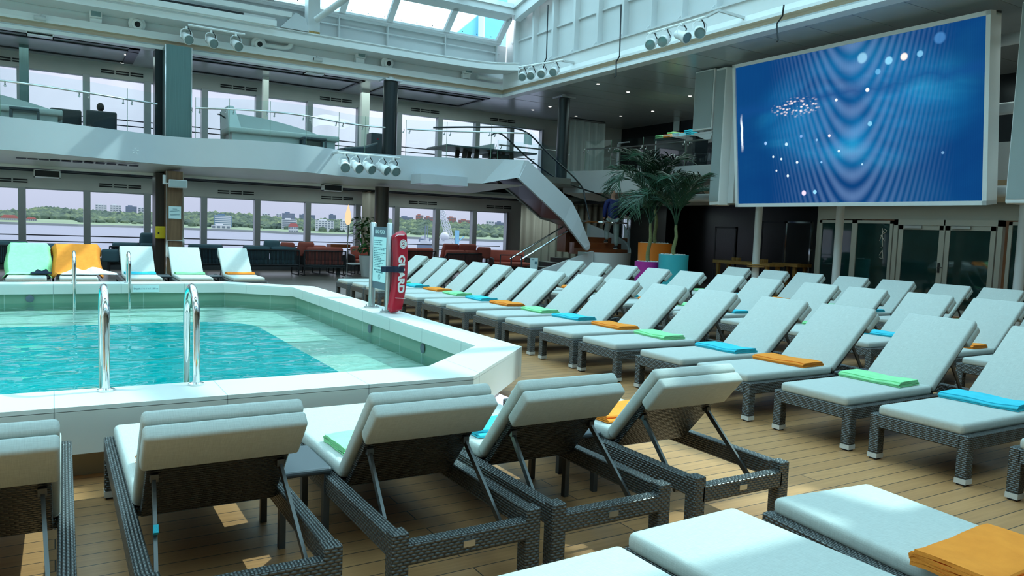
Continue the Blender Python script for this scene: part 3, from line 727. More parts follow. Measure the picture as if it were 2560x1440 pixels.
# the five with their heads towards us, feet at the pool
NG = 'sun loungers with their backs to us at the near pool wall'
NN = [(-.27, 'cut off by left edge', None, -.01), (.58, 'second from left, blue tape', 'o', .0), (1.465, 'third from left, green towel', 'g', .005), (2.235, 'fourth from left, blue towel', 'b', .0), (3.12, 'rightmost, orange towel', 'o', -.01)]
near = []
for x, w, c, j in NN:
    L = lounger(x, 4.63, -PI/2+j, 'grey lounger seen from behind at near pool wall, %s' % w, NG, 'near'); near.append(L)
    if c: towel(-.02, 0.02, L, CN[c], 'folded %s towel against the backrest of the near lounger %s' % (CN[c], w.split(',')[0]), 'towels on the near loungers', .04, len(near), .93)
for ch in near[1].children:
    if ch.name.startswith('strut') and ch.data.vertices[0].co.y < 0 and 'done' not in locals():
        q = MB(); v = Vector((1.62, -.262, .345)); dd = (Vector((1.735, -.27, .21))-Vector((1.475+.0, -.245, .57))).normalized(); q.bar(Vector((1.60, -.258, .395)), Vector((1.60, -.258, .395))+dd*.03, .030, .017, (0, 1, 0)); q.build('blue_tape', 't_blue', ch)
# three flat ones at our feet
FG = 'loungers in front at the bottom of the picture'
for x, w, a, y in ((1.50, 'leftmost of the three at the bottom edge', .02, 2.13), (2.20, 'middle one of the three at the bottom edge', .03, 2.22), (3.06, 'rightmost of the three at the bottom, orange towel', -.10, 2.20)):
    L = lounger(x, y, -PI/2+a, 'grey sun lounger seen foot first, %s' % w, FG)
    if 'orange' in w: towel(0, -.07, L, 'orange', 'folded orange towel on the rightmost lounger at the bottom edge', 'towels on the front loungers', .1, 2, .84, 1.)
# the five beyond the pool, facing us
FARG = 'loungers facing us beyond the pool'
FR = [(-.40, 'under a green draped towel, leftmost', None), (.40, 'under an orange draped towel, second from left', None), (1.46, 'third from left, blue towel', 'b'), (2.36, 'fourth from left, green towel', 'g'), (3.34, 'rightmost, orange towel', 'o')]
far = []
for x, w, c in FR:
    L = lounger(x, 15.55, PI/2+rj.uniform(-.01, .01), 'grey lounger facing us across the pool, %s' % w, FARG); far.append(L)
    if c: towel(.0, 0, L, CN[c], 'folded %s towel on the lounger facing us, %s' % (CN[c], w.split(',')[0]), 'folded towels beyond the pool', .0, 1, .93)
# ------------------------------------------------------------------ side tables
def make_table():
    t = thing('side_table', 'table', 'side table')
    m = MB(); m.b2((-.21, -.13, .335), (.21, .13, .37)); m.build('table_top', 'char', t, bevel=.016, seg=3)
    for x in (-1, 1):
        for y in (-1, 1):
            m = MB(); m.b2((x*.2, y*.12, 0), (x*.165, y*.09, .34)); m.build('leg', 'char', t)
    return t
tb = make_table(); tfirst = [True]
def table(x, y, rz, label, g):
    o = tb if tfirst[0] else copy_tree(tb); tfirst[0] = False
    o.location = (x, y, 0); o.rotation_euler = (0, 0, rz); o['label'] = label; o['group'] = g
TG = 'charcoal side tables between loungers'
table(1.025, 3.72, PI/2, 'charcoal side table between the second and third near loungers', TG)
table(2.67, 3.72, PI/2, 'charcoal side table between the two rightmost near loungers', TG)
for k in (7, 9, 11, 12):
    y = (R1[k][0]+R1[k+1][0])/2; table(6.35, y, 0, 'charcoal side table between poolside loungers, %s from the near end' % {7: 'fourth', 9: 'third', 11: 'second', 12: 'first'}[k], TG)
for k in (0, 2, 4, 8):
    y = (R2[k][0]+R2[k+1][0])/2; table(9.4, y, 0, 'charcoal side table between middle row loungers, %s from the far end' % {0: 'first', 2: 'second', 4: 'third', 8: 'fourth'}[k], TG)
table(2.66, 1.25, PI/2, 'charcoal side table at the bottom edge between two front loungers', TG)
for x, w in ((1.9, 'third and fourth'), (2.86, 'fourth and fifth')): table(x, 16.6, PI/2, 'charcoal side table between the %s loungers facing us' % w, TG)
# ------------------------------------------------------------------ draped towels and clothes beyond the pool
def drape(name, L, mat, w, s_top, label, seed, hem=0., flop=.0):
    rnd = random.Random(seed); m = MB(); nu, nv = 13, 22
    d = Vector((math.cos(BA), 0, math.sin(BA))); nn = Vector((-math.sin(BA), 0, math.cos(BA))); H = Vector((HX+.01, 0, .315))
    prof = []
    Lb = .86
    for i in range(nv):
        t = i/(nv-1)
        s = -.55+t*(s_top+.55+.22)
        if s < 0: p = Vector((HX+s+.02, 0, LH+.085))
        elif s < Lb: p = H+d*s+nn*.09
        else: p = H+d*(Lb+.02)+nn*(.09-(s-Lb))
        prof.append(p)
    vs = []
    for i, p in enumerate(prof):
        for j in range(nu):
            y = (j/(nu-1)-.5)*w
            wv = .010*math.sin(j*1.9+seed)*math.sin(i*.35+seed)+.006*math.sin(j*3.1+i*.6)
            q = p+nn*(abs(wv)+.004); e = abs(j/(nu-1)-.5)*2
            if e > .85: q = q - nn*(.05*(e-.85)/.15) - Vector((0, 0, .05*(e-.85)/.15))
            vs.append((q.x, y*(1+.05*math.sin(i*.5+seed)), q.z))
    m.add(vs, [(i*nu+j, i*nu+j+1, (i+1)*nu+j+1, (i+1)*nu+j) for i in range(nv-1) for j in range(nu-1)], 0, True)
    o = m.build(name, mat); mod = o.modifiers.new('thick', 'SOLIDIFY'); mod.thickness = .012
    o.location = L.location; o.rotation_euler = L.rotation_euler
    return tag(o, label, 'towel')
drape('draped_towel', far[0], 't_green', .74, .62, 'large green towel draped over the leftmost lounger facing us', 1)
drape('draped_towel', far[1], 't_orange', .84, .92, 'large orange towel draped over a lounger facing us', 4)
def heap(name, x0, x1, y, z, mat, label, seed, hgt=.10, cat='clothes'):
    m = MB(); nu, nv = 26, 10; vs = []; r = random.Random(seed)
    for i in range(nv):
        for j in range(nu):
            u, v = j/(nu-1), i/(nv-1); e = min(1, 4*u, 4*(1-u))*min(1, 3*v, 3*(1-v))
            zz = e*hgt*(.55+.45*math.sin(u*13+seed+2*math.sin(v*5))*math.cos(v*7+u*4+seed)); vs.append((x0+(x1-x0)*u, y-.22+.44*v, z+max(.004, zz)))
    m.add(vs, [(i*nu+j, i*nu+j+1, (i+1)*nu+j+1, (i+1)*nu+j) for i in range(nv-1) for j in range(nu-1)], 0, True)
    o = m.build(name, mat); mod = o.modifiers.new('thick', 'SOLIDIFY'); mod.thickness = .008
    return tag(o, label, cat)
heap('crumpled_towel', .12, 1.05, 16.25, LH+.09, 't_white', 'crumpled white towel heaped on the seat below the orange towel', 3, .13, 'towel')
heap('folded_clothes', -.35, -.02, 16.3, LH+.10, 't_navy', 'dark navy clothes lying on the green draped towel', 5, .07)
t = thing('clear_cup', 'clear plastic cup between the two draped loungers', 'cup', (.0, 16.95, 0))
m = MB(); m.lathe([(.04, .36), (.055, .52), (.052, .52), (.037, .365)], (0, 0, 0), 14); m.build('cup', 'glass', t)
m = MB(); m.lathe([(.001, 0), (.11, 0), (.11, .01), (.015, .02), (.015, .34), (.12, .345), (.12, .36), (.001, .36)], (0, 0, 0), 16); o = m.build('side_stand', 'char'); o.location = (.0, 16.95, 0); tag(o, 'small round charcoal stand holding the clear cup', 'side table')
# ------------------------------------------------------------------ pool ladders
def ladder(xa, xb, yo, yi, zt, label, steps=(.215, -.1, -.4)):
    t = thing('pool_ladder', label, 'pool ladder', (0, 0, 0), 0, 'steel pool ladders')
    s = 1 if yi > yo else -1
    for x in (xa, xb):
        m = MB(); r = abs(yi-yo)/2; c = (yo+yi)/2
        pts = [(x, yo, ZC), (x, yo, zt-r)] + [(x, c-s*r*math.cos(PI*k/10), zt-r+r*math.sin(PI*k/10)) for k in range(1, 10)] + [(x, yi, zt-r), (x, yi, .10), (x, yi, -.85)]
        m.tube(pts, .0235, 14)
        h = m.build('handrail', 'chrome', t)
        q = MB(); q.lathe([(.024, 0), (.05, 0), (.05, .012), (.024, .02)], (x, yo, ZC), 16); q.build('floor_flange', 'chrome', h)
    for z in steps:
        q = MB(); q.b2((xa, yi-.05 if z < 0 else min(yi-s*.2, yi+s*.33), z-.03), (xb, yi+.05 if z < 0 else max(yi-s*.2, yi+s*.33), z)); q.build('step', 'darkwood' if z > 0 else 'steel', t)
ladder(.275, .795, 5.24, 5.66, 1.085, 'polished steel pool ladder at the near pool edge')
ladder(.275, 1.02, 13.55, 13.16, .955, 'polished steel pool ladder at the far pool edge', (-.1, -.4))
# depth plaque
t = thing('depth_plaque', 'pale blue depth marker plate on the inside of the far pool wall', 'sign', (1.27, 13.355, .385))
m = MB(); m.b2((-.19, -.008, -.055), (.19, .0, .055)); m.build('plate', 'signpale', t)
text('Depth: 5 ft 6 in / 1.68 m', .036, (0, -.0095, 0), (PI/2, 0, 0), 'darkprint', t)
# ------------------------------------------------------------------ LIDO POOL sign and rescue tube
sg = thing('pool_sign', 'tall pool rules sign between two steel posts on the pool coping', 'sign', (3.57, 9.12, ZC), math.radians(97-7))
# local x runs along the coping (towards +Y world), local y = -X world (towards the pool)
for k, x in enumerate((-.285, .285)):
    m = MB(); m.tube([(x, 0, 0), (x, 0, 1.10), (x, 0, 1.115)], [.042, .042, .03], 18); p = m.build('post', 'steel', sg)
    q = MB(); q.lathe([(.042, .02), (.10, .016), (.10, 0), (.001, 0)], (x, 0, 0), 20)
    for b in range(4): q.lathe([(.001, .04), (.009, .04), (.009, .015)], (x+.075*math.cos(b*PI/2+.78), .075*math.sin(b*PI/2+.78), 0), 8)
    q.build('base_flange', 'steel', p)
m = MB(); m.b2((-.245, -.012, .27), (.245, .012, 1.06)); m.build('board', 'signgrey', sg)
m = MB(); m.b2((-.225, .012, .36), (.235, .016, .93)); pn_ = m.build('rules_panel', 'signpale', sg)
text('LIDO POOL', .066, (.012, .0135, .995), (PI/2, 0, PI), 'whiteprint', sg)
m = MB(); rr = random.Random(5); rows = [(.885, .28), (.860, .24), (.835, .28), (.795, .42), (.772, .36), (.752, .12), (.728, .40), (.706, .30), (.684, .21), (.662, .26), (.640, .38), (.620, .25), (.596, .32), (.574, .21), (.552, .32)]
for z, w in rows:
    x = .205
    while x > .205-w:
        ww = rr.uniform(.025, .06); m.b2((max(x-ww, .205-w), .016, z-.005), (x, .0168, z+.005)); x -= ww+.012
for z, x0, x1, hh in ((.51, .19, -.18, .011), (.483, .12, -.12, .009)):
    x = x0
    while x > x1: ww = rr.uniform(.02, .05); m.b2((max(x-ww, x1), .016, z-hh), (x, .0168, z+hh)); x -= ww+.01
m.build('fine_print', 'darkprint', sg)
m = MB(); m.lathe([(.030, 0), (.036, 0), (.036, .001), (.030, .001)], (0, .0165, .425), 20, axis=Matrix.Rotation(-PI/2, 3, 'X')); m.bar((-.018, .0167, .405), (.018, .0167, .445), .006, .001, (0, 1, 0)); m.tube([(0, .0167, .41), (.01, .0167, .43), (-.008, .0167, .45)], .003, 5); m.build('no_diving_symbol', 'darkprint', sg)
# rescue tube: a curved foam slab standing against the near post
rt = thing('rescue_tube', 'red foam rescue tube strapped to the pool sign post', 'rescue tube', (3.60, 8.72, ZC), math.radians(18))
m = MB(); secs = []
for i in range(25):
    t = i/24; z = .012+1.0*t
    xo = .05*math.sin(t*PI*1.05)*1.4-.10*t*t*-.6; w = .085; th = .060
    e = min(1, (min(t, 1-t)/.05))**.5 if min(t, 1-t) < .05 else 1
    w *= (.62+.38*e); 
    secs.append([(xo+w*math.copysign(abs(math.cos(a))**.35, math.cos(a)), th*e**.5*math.copysign(abs(math.sin(a))**.35, math.sin(a)), z+ (.02*math.cos(a) if t > .9 else 0)) for a in [2*PI*k/20 for k in range(20)]])
vs = [p for s in secs for p in s]
m.add(vs, [(i*20+k, i*20+(k+1) % 20, (i+1)*20+(k+1) % 20, (i+1)*20+k) for i in range(24) for k in range(20)], 0, True)
m.f += [list(range(20))[::-1], list(range(24*20, 25*20))]; m.mi += [0, 0]; m.sm += [False, False]
m.build('foam_body', 'red', rt)
tt = text('GUARD', .135, (.05, -.0615, .49), (PI/2, PI/2, 0), 'whiteprint', rt, ext=.0015, bold=.006)
m = MB(); m.lathe([(.047, 0), (.058, 0), (.058, .002), (.047, .002)], (.072, -.061, .86), 24, axis=Matrix.Rotation(PI/2, 3, 'X')); m.lathe([(.024, 0), (.042, 0), (.042, .0018), (.024, .0018)], (.072, -.061, .86), 24, axis=Matrix.Rotation(PI/2, 3, 'X'))
m.tube([(.057, -.063, .85), (.072, -.063, .872), (.09, -.063, .855)], .007, 6); m.build('round_badge', 'whiteprint', rt)
m = MB()
for z in (.51, .59): pass
m.strip([Vector((.05+.098*math.cos(a), .072*math.sin(a), .51)) for a in [2*PI*k/24 for k in range(24)]], [Vector((.05+.098*math.cos(a), .072*math.sin(a), .585)) for a in [2*PI*k/24 for k in range(24)]], 0, True, True)
m.b2((-.17, -.03, .515), (-.03, .06, .58)); m.build('strap', 'navy', rt)
m = MB(); m.tube([(-.04, -.07, .20), (.12, -.067, .185)], .004, 5); m.tube([(-.05, -.05, .95), (-.02, -.064, .97), (.08, -.067, .97)], .004, 5); m.build('cord', 'whiteprint', rt)
# ================================================================== BIG SCREEN
def screenmat():
    m, nt = nt_of('screen_picture'); g = N(nt)
    uv = g.n('ShaderNodeUVMap'); uv.uv_map = 'uv'
    sp = g.n('ShaderNodeSeparateXYZ'); g.link(uv.outputs[0], sp.inputs[0]); u, v = sp.outputs[0], sp.outputs[1]
    du = g.math('SUBTRACT', u, .54)
    n1 = g.n('ShaderNodeTexNoise', i_Vector=uv.outputs[0], i_Scale=2.2, i_Detail=4., i_Distortion=.6)
    base = g.ramp(n1.outputs[0], [(.32, (.003, .055, .20)), (.5, (.008, .20, .46)), (.66, (.03, .42, .72))])
    # darker towards the lower corners and upper left of the picture
    r = g.math('ADD', g.math('POWER', g.math('ABSOLUTE', du), 2.), g.math('MULTIPLY', g.math('POWER', g.math('SUBTRACT', v, .58), 2.), 1.1))
    base = g.mix(g.math('SMOOTH_MIN', g.math('MULTIPLY', r, 4.6), .94, .2), base, (.003, .04, .16))
    # nested interference arcs
    ph = g.math('SUBTRACT', g.math('MULTIPLY', v, 11.), g.math('MULTIPLY', g.math('POWER', g.math('ABSOLUTE', du), 1.9), 150.))
    wv = g.math('SINE', g.math('MULTIPLY', ph, 4.2))
    amp = g.math('MULTIPLY', g.math('SUBTRACT', 1., g.math('MULTIPLY', g.math('POWER', g.math('ABSOLUTE', du), 1.), 2.7), clamp=True), g.math('MULTIPLY', g.math('ADD', wv, 1.), .42))
    base = g.mix(g.math('MULTIPLY', amp, .46), base, (.20, .34, .60))
    # moving water line
    n2 = g.n('ShaderNodeTexNoise', i_Vector=uv.outputs[0], i_Scale=7., i_Detail=4.)
    ln = g.math('ABSOLUTE', g.math('SUBTRACT', v, g.math('ADD', g.math('ADD', .70, g.math('MULTIPLY', g.math('SUBTRACT', u, .5), .06)), g.math('MULTIPLY', g.math('SUBTRACT', n2.outputs[0], .5), .14))))
    base = g.mix(g.math('MULTIPLY', g.math('SUBTRACT', 1., g.math('MULTIPLY', ln, 16.), clamp=True), .7), base, (.006, .06, .22))
    st = g.math('MULTIPLY', g.math('SINE', g.math('MULTIPLY', u, 900.)), .05)
    base = g.mix(g.math('ADD', .05, st), base, (.0, .02, .08))
    col = base
    spots = [(.735, .862, .020, (1, .85, .8), .9), (.68, .855, .022, (.3, .75, 1), .7), (.79, .862, .017, (.25, .65, .95), .6), (.64, .80, .016, (.2, .6, .95), .5), (.855, .93, .03, (.1, .35, .75), .4), (.58, .90, .03, (.4, .8, 1), .5),
             (.445, .44, .009, (1, .85, .95), .9), (.33, .022+.045, .016, (.9, .75, 1), .9), (.38, .072, .013, (.3, .7, 1), .9), (.485, .335, .008, (.7, .9, 1), .9), (.148, .43, .011, (.35, .6, .95), .8), (.25, .41, .011, (.6, .85, 1), .8), (.3, .28, .009, (.8, .9, 1), .9), (.185, .33, .008, (.8, .95, 1), .8), (.225, .31, .008, (.8, .95, 1), .8), (.2, .23, .007, (.9, .95, 1), .8), (.255, .19, .009, (.8, .95, 1), .9), (.41, .27, .007, (.3, .6, 1), .8), (.39, .42, .008, (.4, .7, 1), .5), (.61, .49, .014, (.3, .75, 1), .6), (.32, .455, .010, (.3, .5, .9), .6), (.6, .70, .012, (.9, .95, 1), .9), (.475, .665, .009, (.9, .97, 1), .9), (.58, .24, .006, (.5, .8, 1), .8), (.87, .28, .008, (.3, .6, .9), .5)]
    for (su, sv, rad, c, f) in spots:
        d2 = g.math('ADD', g.math('POWER', g.math('MULTIPLY', g.math('SUBTRACT', u, su), 1.72), 2.), g.math('POWER', g.math('SUBTRACT', v, sv), 2.))
        k = g.math('SUBTRACT', 1., g.math('DIVIDE', g.math('SQRT', d2), rad*1.25), clamp=True)
        k = g.math('MULTIPLY', g.math('MULTIPLY', k, 3.2, clamp=True), f)
        col = g.mix(k, col, c)
    # sparkling splash and bubble trail at the left edge
    vo = g.n('ShaderNodeTexVoronoi', i_Vector=uv.outputs[0], i_Scale=58.)
    d2 = g.math('ADD', g.math('POWER', g.math('MULTIPLY', g.math('SUBTRACT', u, .30), 8.), 2.), g.math('POWER', g.math('MULTIPLY', g.math('SUBTRACT', v, .655), 14.), 2.))
    k = g.math('MULTIPLY', g.math('SUBTRACT', 1., d2, clamp=True), g.math('SUBTRACT', 1.05, g.math('MULTIPLY', vo.outputs[0], 2.2), clamp=True))
    col = g.mix(g.math('MULTIPLY', k, 1.5, clamp=True), col, (1, .86, .88))
    e2 = g.math('SUBTRACT', 1., g.math('MULTIPLY', g.math('ABSOLUTE', g.math('SUBTRACT', u, g.math('ADD', .012, g.math('MULTIPLY', n2.outputs[0], .025)))), 130.), clamp=True)
    e2 = g.math('MULTIPLY', e2, g.math('SUBTRACT', 1., g.math('MULTIPLY', g.math('ABSOLUTE', g.math('SUBTRACT', v, .52)), 7.), clamp=True))
    col = g.mix(g.math('MULTIPLY', e2, 2.2, clamp=True), col, (.75, .85, 1))
    e = g.n('ShaderNodeEmission'); g.link(col, e.inputs[0]); e.inputs[1].default_value = .85
    g.out(e.outputs[0]); return m
M['screen'] = screenmat()
XS = 13.75
BL, BR, TL, TR = at(1845, 515, X=XS), at(2472, 515, X=XS), at(1833, 160, X=XS-.38), at(2480, 30, X=XS-.38)
zb = (BL.z+BR.z)/2; zt = (TL.z+TR.z)/2; yl = (BL.y+TL.y)/2; yr = (BR.y+TR.y)/2
sc = thing('video_screen', 'huge video wall showing deep blue water, white frame', 'screen', (XS, (yl+yr)/2, zb))
W = yl-yr; Hh = math.hypot(zt-zb, .38); tilt = math.atan2(.38, zt-zb)
Rt = Matrix.Rotation(-tilt, 4, 'Y')
def so(m, name, mat, par=sc, **k):
    for i, v in enumerate(m.v): m.v[i] = Rt @ v
    return m.build(name, mat, par, **k)
m = MB(); fw = .075
m.b2((-.06, -W/2, 0), (.28, -W/2+fw, Hh)); m.b2((-.06, W/2-fw, 0), (.28, W/2, Hh)); m.b2((-.06, -W/2, 0), (.28, W/2, fw)); m.b2((-.06, -W/2, Hh-fw), (.28, W/2, Hh)); so(m, 'frame', 'white2')
m = MB(); m.b2((.05, -W/2+fw, fw), (.26, W/2-fw, Hh-fw)); so(m, 'back_box', 'signgrey')
m = MB(); a = [(-.02, W/2-fw, fw), (-.02, -W/2+fw, fw), (-.02, -W/2+fw, Hh-fw), (-.02, W/2-fw, Hh-fw)]; m.add([Rt @ Vector(p) for p in a], [(0, 1, 2, 3)])
o = m.build('picture', 'screen', sc); 
for l in o.data.loops: 
    v = o.data.vertices[l.vertex_index].co; o.data.uv_layers[0].data[l.index].uv = ((W/2-fw-v.y)/(W-2*fw), (v.z/math.cos(tilt)-fw)/(Hh-2*fw))
# white tubular stand behind the screen
st = thing('screen_scaffold', 'white tubular steel gantry carrying the screen and loudspeakers', 'gantry', (0, 0, 0))
ys = [at(1893, 600, X=14.6).y, at(2096, 600, X=14.6).y]
ys.append(at(2556, 600, X=14.6).y)
for y in ys:
    m = MB(); m.tube([(14.6, y, 0), (14.6, y, 2.9)], .085, 16); m.build('pole', 'white', st)
yrt = at(2533, 300, X=13.75).y
for z in (2.55, 4.0, 5.2):
    m = MB(); m.tube([(14.35, 15.2 if z < 3 else 13.3, z), (14.35, yrt, z)], .105, 14); m.build('cross_tube', 'white', st)
for y in (7.6, 10.2, 12.6):
    m = MB(); m.b2((14.1, y-.05, 2.5), (14.3, y+.05, 5.3)); m.build('bracket', 'white', st)
m = MB(); m.lathe([(.086, 0), (.21, .0), (.21, .02), (.086, .02)], (14.6, ys[0], .92), 18); m.tube([(14.6+.2*math.cos(a), ys[0]+.2*math.sin(a), .88) for a in [2*PI*k/12 for k in range(12)]], .012, 5, closed=True); m.build('hose_tray', 'benchwood', st)
# loudspeakers
t = thing('speaker_column', 'tall narrow white loudspeaker column beside the left edge of the screen', 'loudspeaker', (0, 0, 0))
a, b = at(1783, 165, X=13.7), at(1803, 515, X=13.9); y0, y1 = at(1783, 300, X=13.8).y-.02, at(1832, 300, X=13.8).y
m = MB(); m.prism([(13.8, y0), (13.78, y0-.33), (14.0, y0-.42), (14.2, y0-.3), (14.2, y0)], 2.33, 5.62); m.build('cabinet', 'white2', t, bevel=.02)
m = MB(); m.b2((13.775, y0-.31, 2.42), (13.795, y0-.02, 5.56)); m.build('grille', 'speaker', t)
m = MB(); m.b2((13.95, y0-.62, 2.38), (14.1, y0-.45, 5.6)); m.build('rear_rail', 'white', t)
t = thing('speaker_column', 'tall white loudspeaker column cut off at the right edge beside the screen', 'loudspeaker', (0, 0, 0))
yq = at(2533, 300, X=13.75).y
m = MB(); m.prism([(13.7, yq), (13.7, yq-.5), (14.2, yq-.5), (14.2, yq)], 2.30, 5.62); m.build('cabinet', 'white2', t, bevel=.03)
m = MB(); m.b2((13.685, yq-.48, 2.38), (13.7, yq-.03, 5.58)); m.build('grille', 'speaker', t)
m = MB(); m.tube([(14.3, yq-.1, 5.3), (14.3, yq-.1, 5.65)], .07, 10); m.build('hanger', 'white', t)
t = thing('box_speaker', 'white box loudspeaker with grey grille on a stand left of the screen', 'loudspeaker', (0, 0, 0))
c = at(1766, 255, X=13.9)
m = MB(); m.box((14.05, c.y, 4.92), (.5, .66, 1.46)); m.build('cabinet', 'white2', t, bevel=.015)
m = MB(); m.box((13.795, c.y, 4.92), (.02, .60, 1.38)); m.build('grille', 'speaker', t)
m = MB(); m.box((14.05, c.y, 4.12), (.42, .6, .05)); m.prism([(c.y-.32, 4.1), (c.y+.32, 4.1), (c.y-.1, 3.95), (c.y-.25, 3.95)], 13.85, 14.3, fn=lambda v: Vector((v.z, v.x, v.y)))
for s in (-.2, .15): m.box((14.0, c.y+s, 4.16), (.1, .12, .12))
m.build('shelf', 'white', t)
m = MB(); m.tube([(14.25, c.y-.2, 2.55), (14.25, c.y-.2, 4.0)], .09, 14); m.build('stand', 'white', t)
# ================================================================== SPOTLIGHTS
def make_spot():
    t = thing('spotlight', 'spot', 'spotlight')
    m = MB(); m.tube([(0, 0, 0), (0, 0, -.06)], .03, 8); m.tube([(0, -.13, -.26), (0, -.13, -.12), (0, -.07, -.06), (0, .07, -.06), (0, .13, -.12), (0, .13, -.26)], .011, 6); m.build('yoke', 'white2', t)
    m = MB(); ax = Matrix.Rotation(math.radians(62), 3, 'Y')   # nose points along +x and down
    R3 = Matrix.Rotation(math.radians(115), 3, 'Y')
    m.lathe([(.001, -.17), (.07, -.17), (.095, -.13), (.095, .06), (.118, .08), (.118, .17), (.105, .175)], (0, 0, -.26), 18, axis=R3); h = m.build('housing', 'white2', t)
    m = MB(); m.lathe([(.001, .165), (.106, .16)], (0, 0, -.26), 18, axis=R3); m.build('lens', 'lens', h)
    m = MB(); m.tube([(.0, .03, -.02), (.05, .08, -.12), (-.05, .11, -.2), (-.1, .02, -.2), (-.13, 0, -.24)], .012, 5); m.build('cable', 'black', t)
    return t
sp = make_spot(); sfirst = [True]
def spot(p, rz, label, g, s=1.):
    o = sp if sfirst[0] else copy_tree(sp); sfirst[0] = False
    o.location = p; o.rotation_euler = (0, 0, rz); o.scale = (s, s, s); o['label'] = label; o['group'] = g
def bar(pts, label, brk):
    t = thing('light_bar', label, 'light bar', (0, 0, 0)); m = MB(); m.tube(pts, .028, 8); m.build('pipe', 'white2', t)
    for a, b in brk: q = MB(); q.bar(a, b, .05, .05); q.build('bracket', 'white', t)
B3 = [at(470, 62, Y=20.45), at(612, 86, Y=20.45)]
bar(B3, 'white pipe of three spotlights under the roof ledge above the teal pillar', [((B3[0].x+.1, 20.45, B3[0].z), (B3[0].x+.1, 21.3, B3[0].z+.03)), ((B3[1].x-.1, 20.45, B3[1].z), (B3[1].x-.1, 21.3, B3[1].z+.03))])
for k, (px, py) in enumerate(((466, 66), (528, 76), (590, 84))):
    spot(at(px, py, Y=20.45), -PI/2+.25, 'white spotlight under the roof ledge, %s of three' % ('left', 'middle', 'right')[k], 'spotlights above the teal pillar', 1.05)
B5 = [at(845, 381, Y=19.25), at(1000, 395, Y=19.25)]
bar(B5, 'white pipe with five spotlights fixed along the balcony front', [((B5[0].x, 19.25, B5[0].z), (B5[0].x, 19.85, B5[0].z)), ((B5[1].x, 19.25, B5[1].z), (B5[1].x, 19.8, B5[1].z))])
for k, px in enumerate((862, 890, 921, 956, 984)):
    p = at(px, 382+(px-845)*.09, Y=19.25); spot(p, -PI/2+(-.2, .25, .3, .5, .1)[k], 'white spotlight on the balcony front, %s from the left of five' % ORD[k], 'spotlights on the balcony front', 1.15)
B4 = [at(1297, 168, X=11.75), at(1410, 150, X=11.75)]
bar(B4, 'white pipe with four spotlights in the far corner of the roof opening', [((11.75, B4[0].y-.2, B4[0].z), (12.2, B4[0].y-.2, B4[0].z)), ((11.75, B4[1].y+.1, B4[1].z), (12.2, B4[1].y+.1, B4[1].z))])
for k, px in enumerate((1308, 1330, 1358, 1389)):
    p = at(px, 168-(px-1300)*.17, X=11.75); spot(p, PI+.9-.1*k, 'white spotlight at the far roof corner, %s from the left of four' % ORD[k], 'spotlights in the far roof corner', 1.)
B6 = [at(1620, 84, X=11.6), at(1765, 42, X=11.6)]
bar(B6, 'white pipe with four spotlights on the fascia left of the screen', [((11.6, B6[1].y-.35, B6[1].z+.05), (12.2, B6[1].y-.55, B6[1].z-.05)), ((11.6, B6[1].y, B6[1].z), (11.6, B6[1].y-.35, B6[1].z+.05))])
for k, px in enumerate((1632, 1664, 1706, 1750)):
    p = at(px, 80-(px-1620)*.27, X=11.6); spot(p, PI+(.6, .5, 1.6, .9)[k], 'white spotlight above and left of the screen, %s from the left of four' % ORD[k], 'spotlights left of the screen', 1.05)
# small fittings on the roof fascia
def flood(px, py, Y, lab):
    p = at(px, py, Y=Y); t = thing('floodlight', lab, 'floodlight', p, 0, 'floodlights on the roof fascia')
    m = MB(); m.b2((-.13, .02, -.06), (.13, .2, .1)); m.b2((-.13, .12, -.2), (.13, .3, -.06)); m.build('housing', 'white2', t, bevel=.012)
    m = MB(); m.b2((-.1, -.0, -.04), (.1, .021, .08)); m.build('lens', 'lens', t)
for px, py, l in ((240, 36, 'white floodlight on the roof fascia near the top left corner'), (905, 138, 'white floodlight on the roof fascia above the dark round column'), (1172, 178, 'white floodlight on the roof fascia near the far corner')): flood(px, py, 21.0, l)
def nozzle(px, py, l):
    p = at(px, py, Y=21.1); t = thing('air_nozzle', l, 'air nozzle', p, 0, 'round white air nozzles')
    m = MB(); R = Matrix.Rotation(PI/2+.25, 3, 'X'); m.lathe([(.19, 0), (.19, .04), (.15, .07), (.13, .07), (.12, .14), (.07, .17)], (0, .08, 0), 22, axis=R); m.build('collar', 'white2', t)
    m = MB(); m.lathe([(.001, .13), (.068, .165)], (0, .08, 0), 16, axis=R); m.build('opening', 'black', t)
for px, py, l in ((343, 58, 'round white air nozzle left of the teal pillar'), (648, 108, 'round white air nozzle right of the three spotlights'), (970, 156, 'round white air nozzle above the dark round column')): nozzle(px, py, l)
for px, py, l in ((100, 45, 'small white camera on the roof fascia at far left'), (795, 149, 'small white camera on the roof fascia mid span')):
    p = at(px, py, Y=20.95); t = thing('cctv_camera', l, 'camera', p, 0, 'small fascia cameras'); m = MB(); m.lathe([(.001, -.12), (.05, -.12), (.05, .12), (.001, .12)], (0, 0, 0), 12, axis=Matrix.Rotation(PI/2, 3, 'Y')); m.b2((-.02, 0, -.02), (.02, .12, .1)); m.build('body', 'white', t)
    m = MB(); m.lathe([(.001, -.121), (.04, -.121)], (0, 0, 0), 12, axis=Matrix.Rotation(PI/2, 3, 'Y')); m.build('lens', 'black', t)
def cover(px, py, l):
    p = at(px, py, Y=21.0); m = MB(); m.tube([(p.x-.55, 21.2, p.z), (p.x+.25, 21.2, p.z), (p.x+.42, 21.2, p.z+.06), (p.x+.5, 21.2, p.z+.28)], .07, 10); o = m.build('duct_pipe', 'white2'); tag(o, l, 'pipe', 'short white pipes')
cover(690, 114, 'short white bent pipe on the fascia left of the middle roof camera'); cover(1240, 196, 'short white bent pipe on the fascia at the far corner')
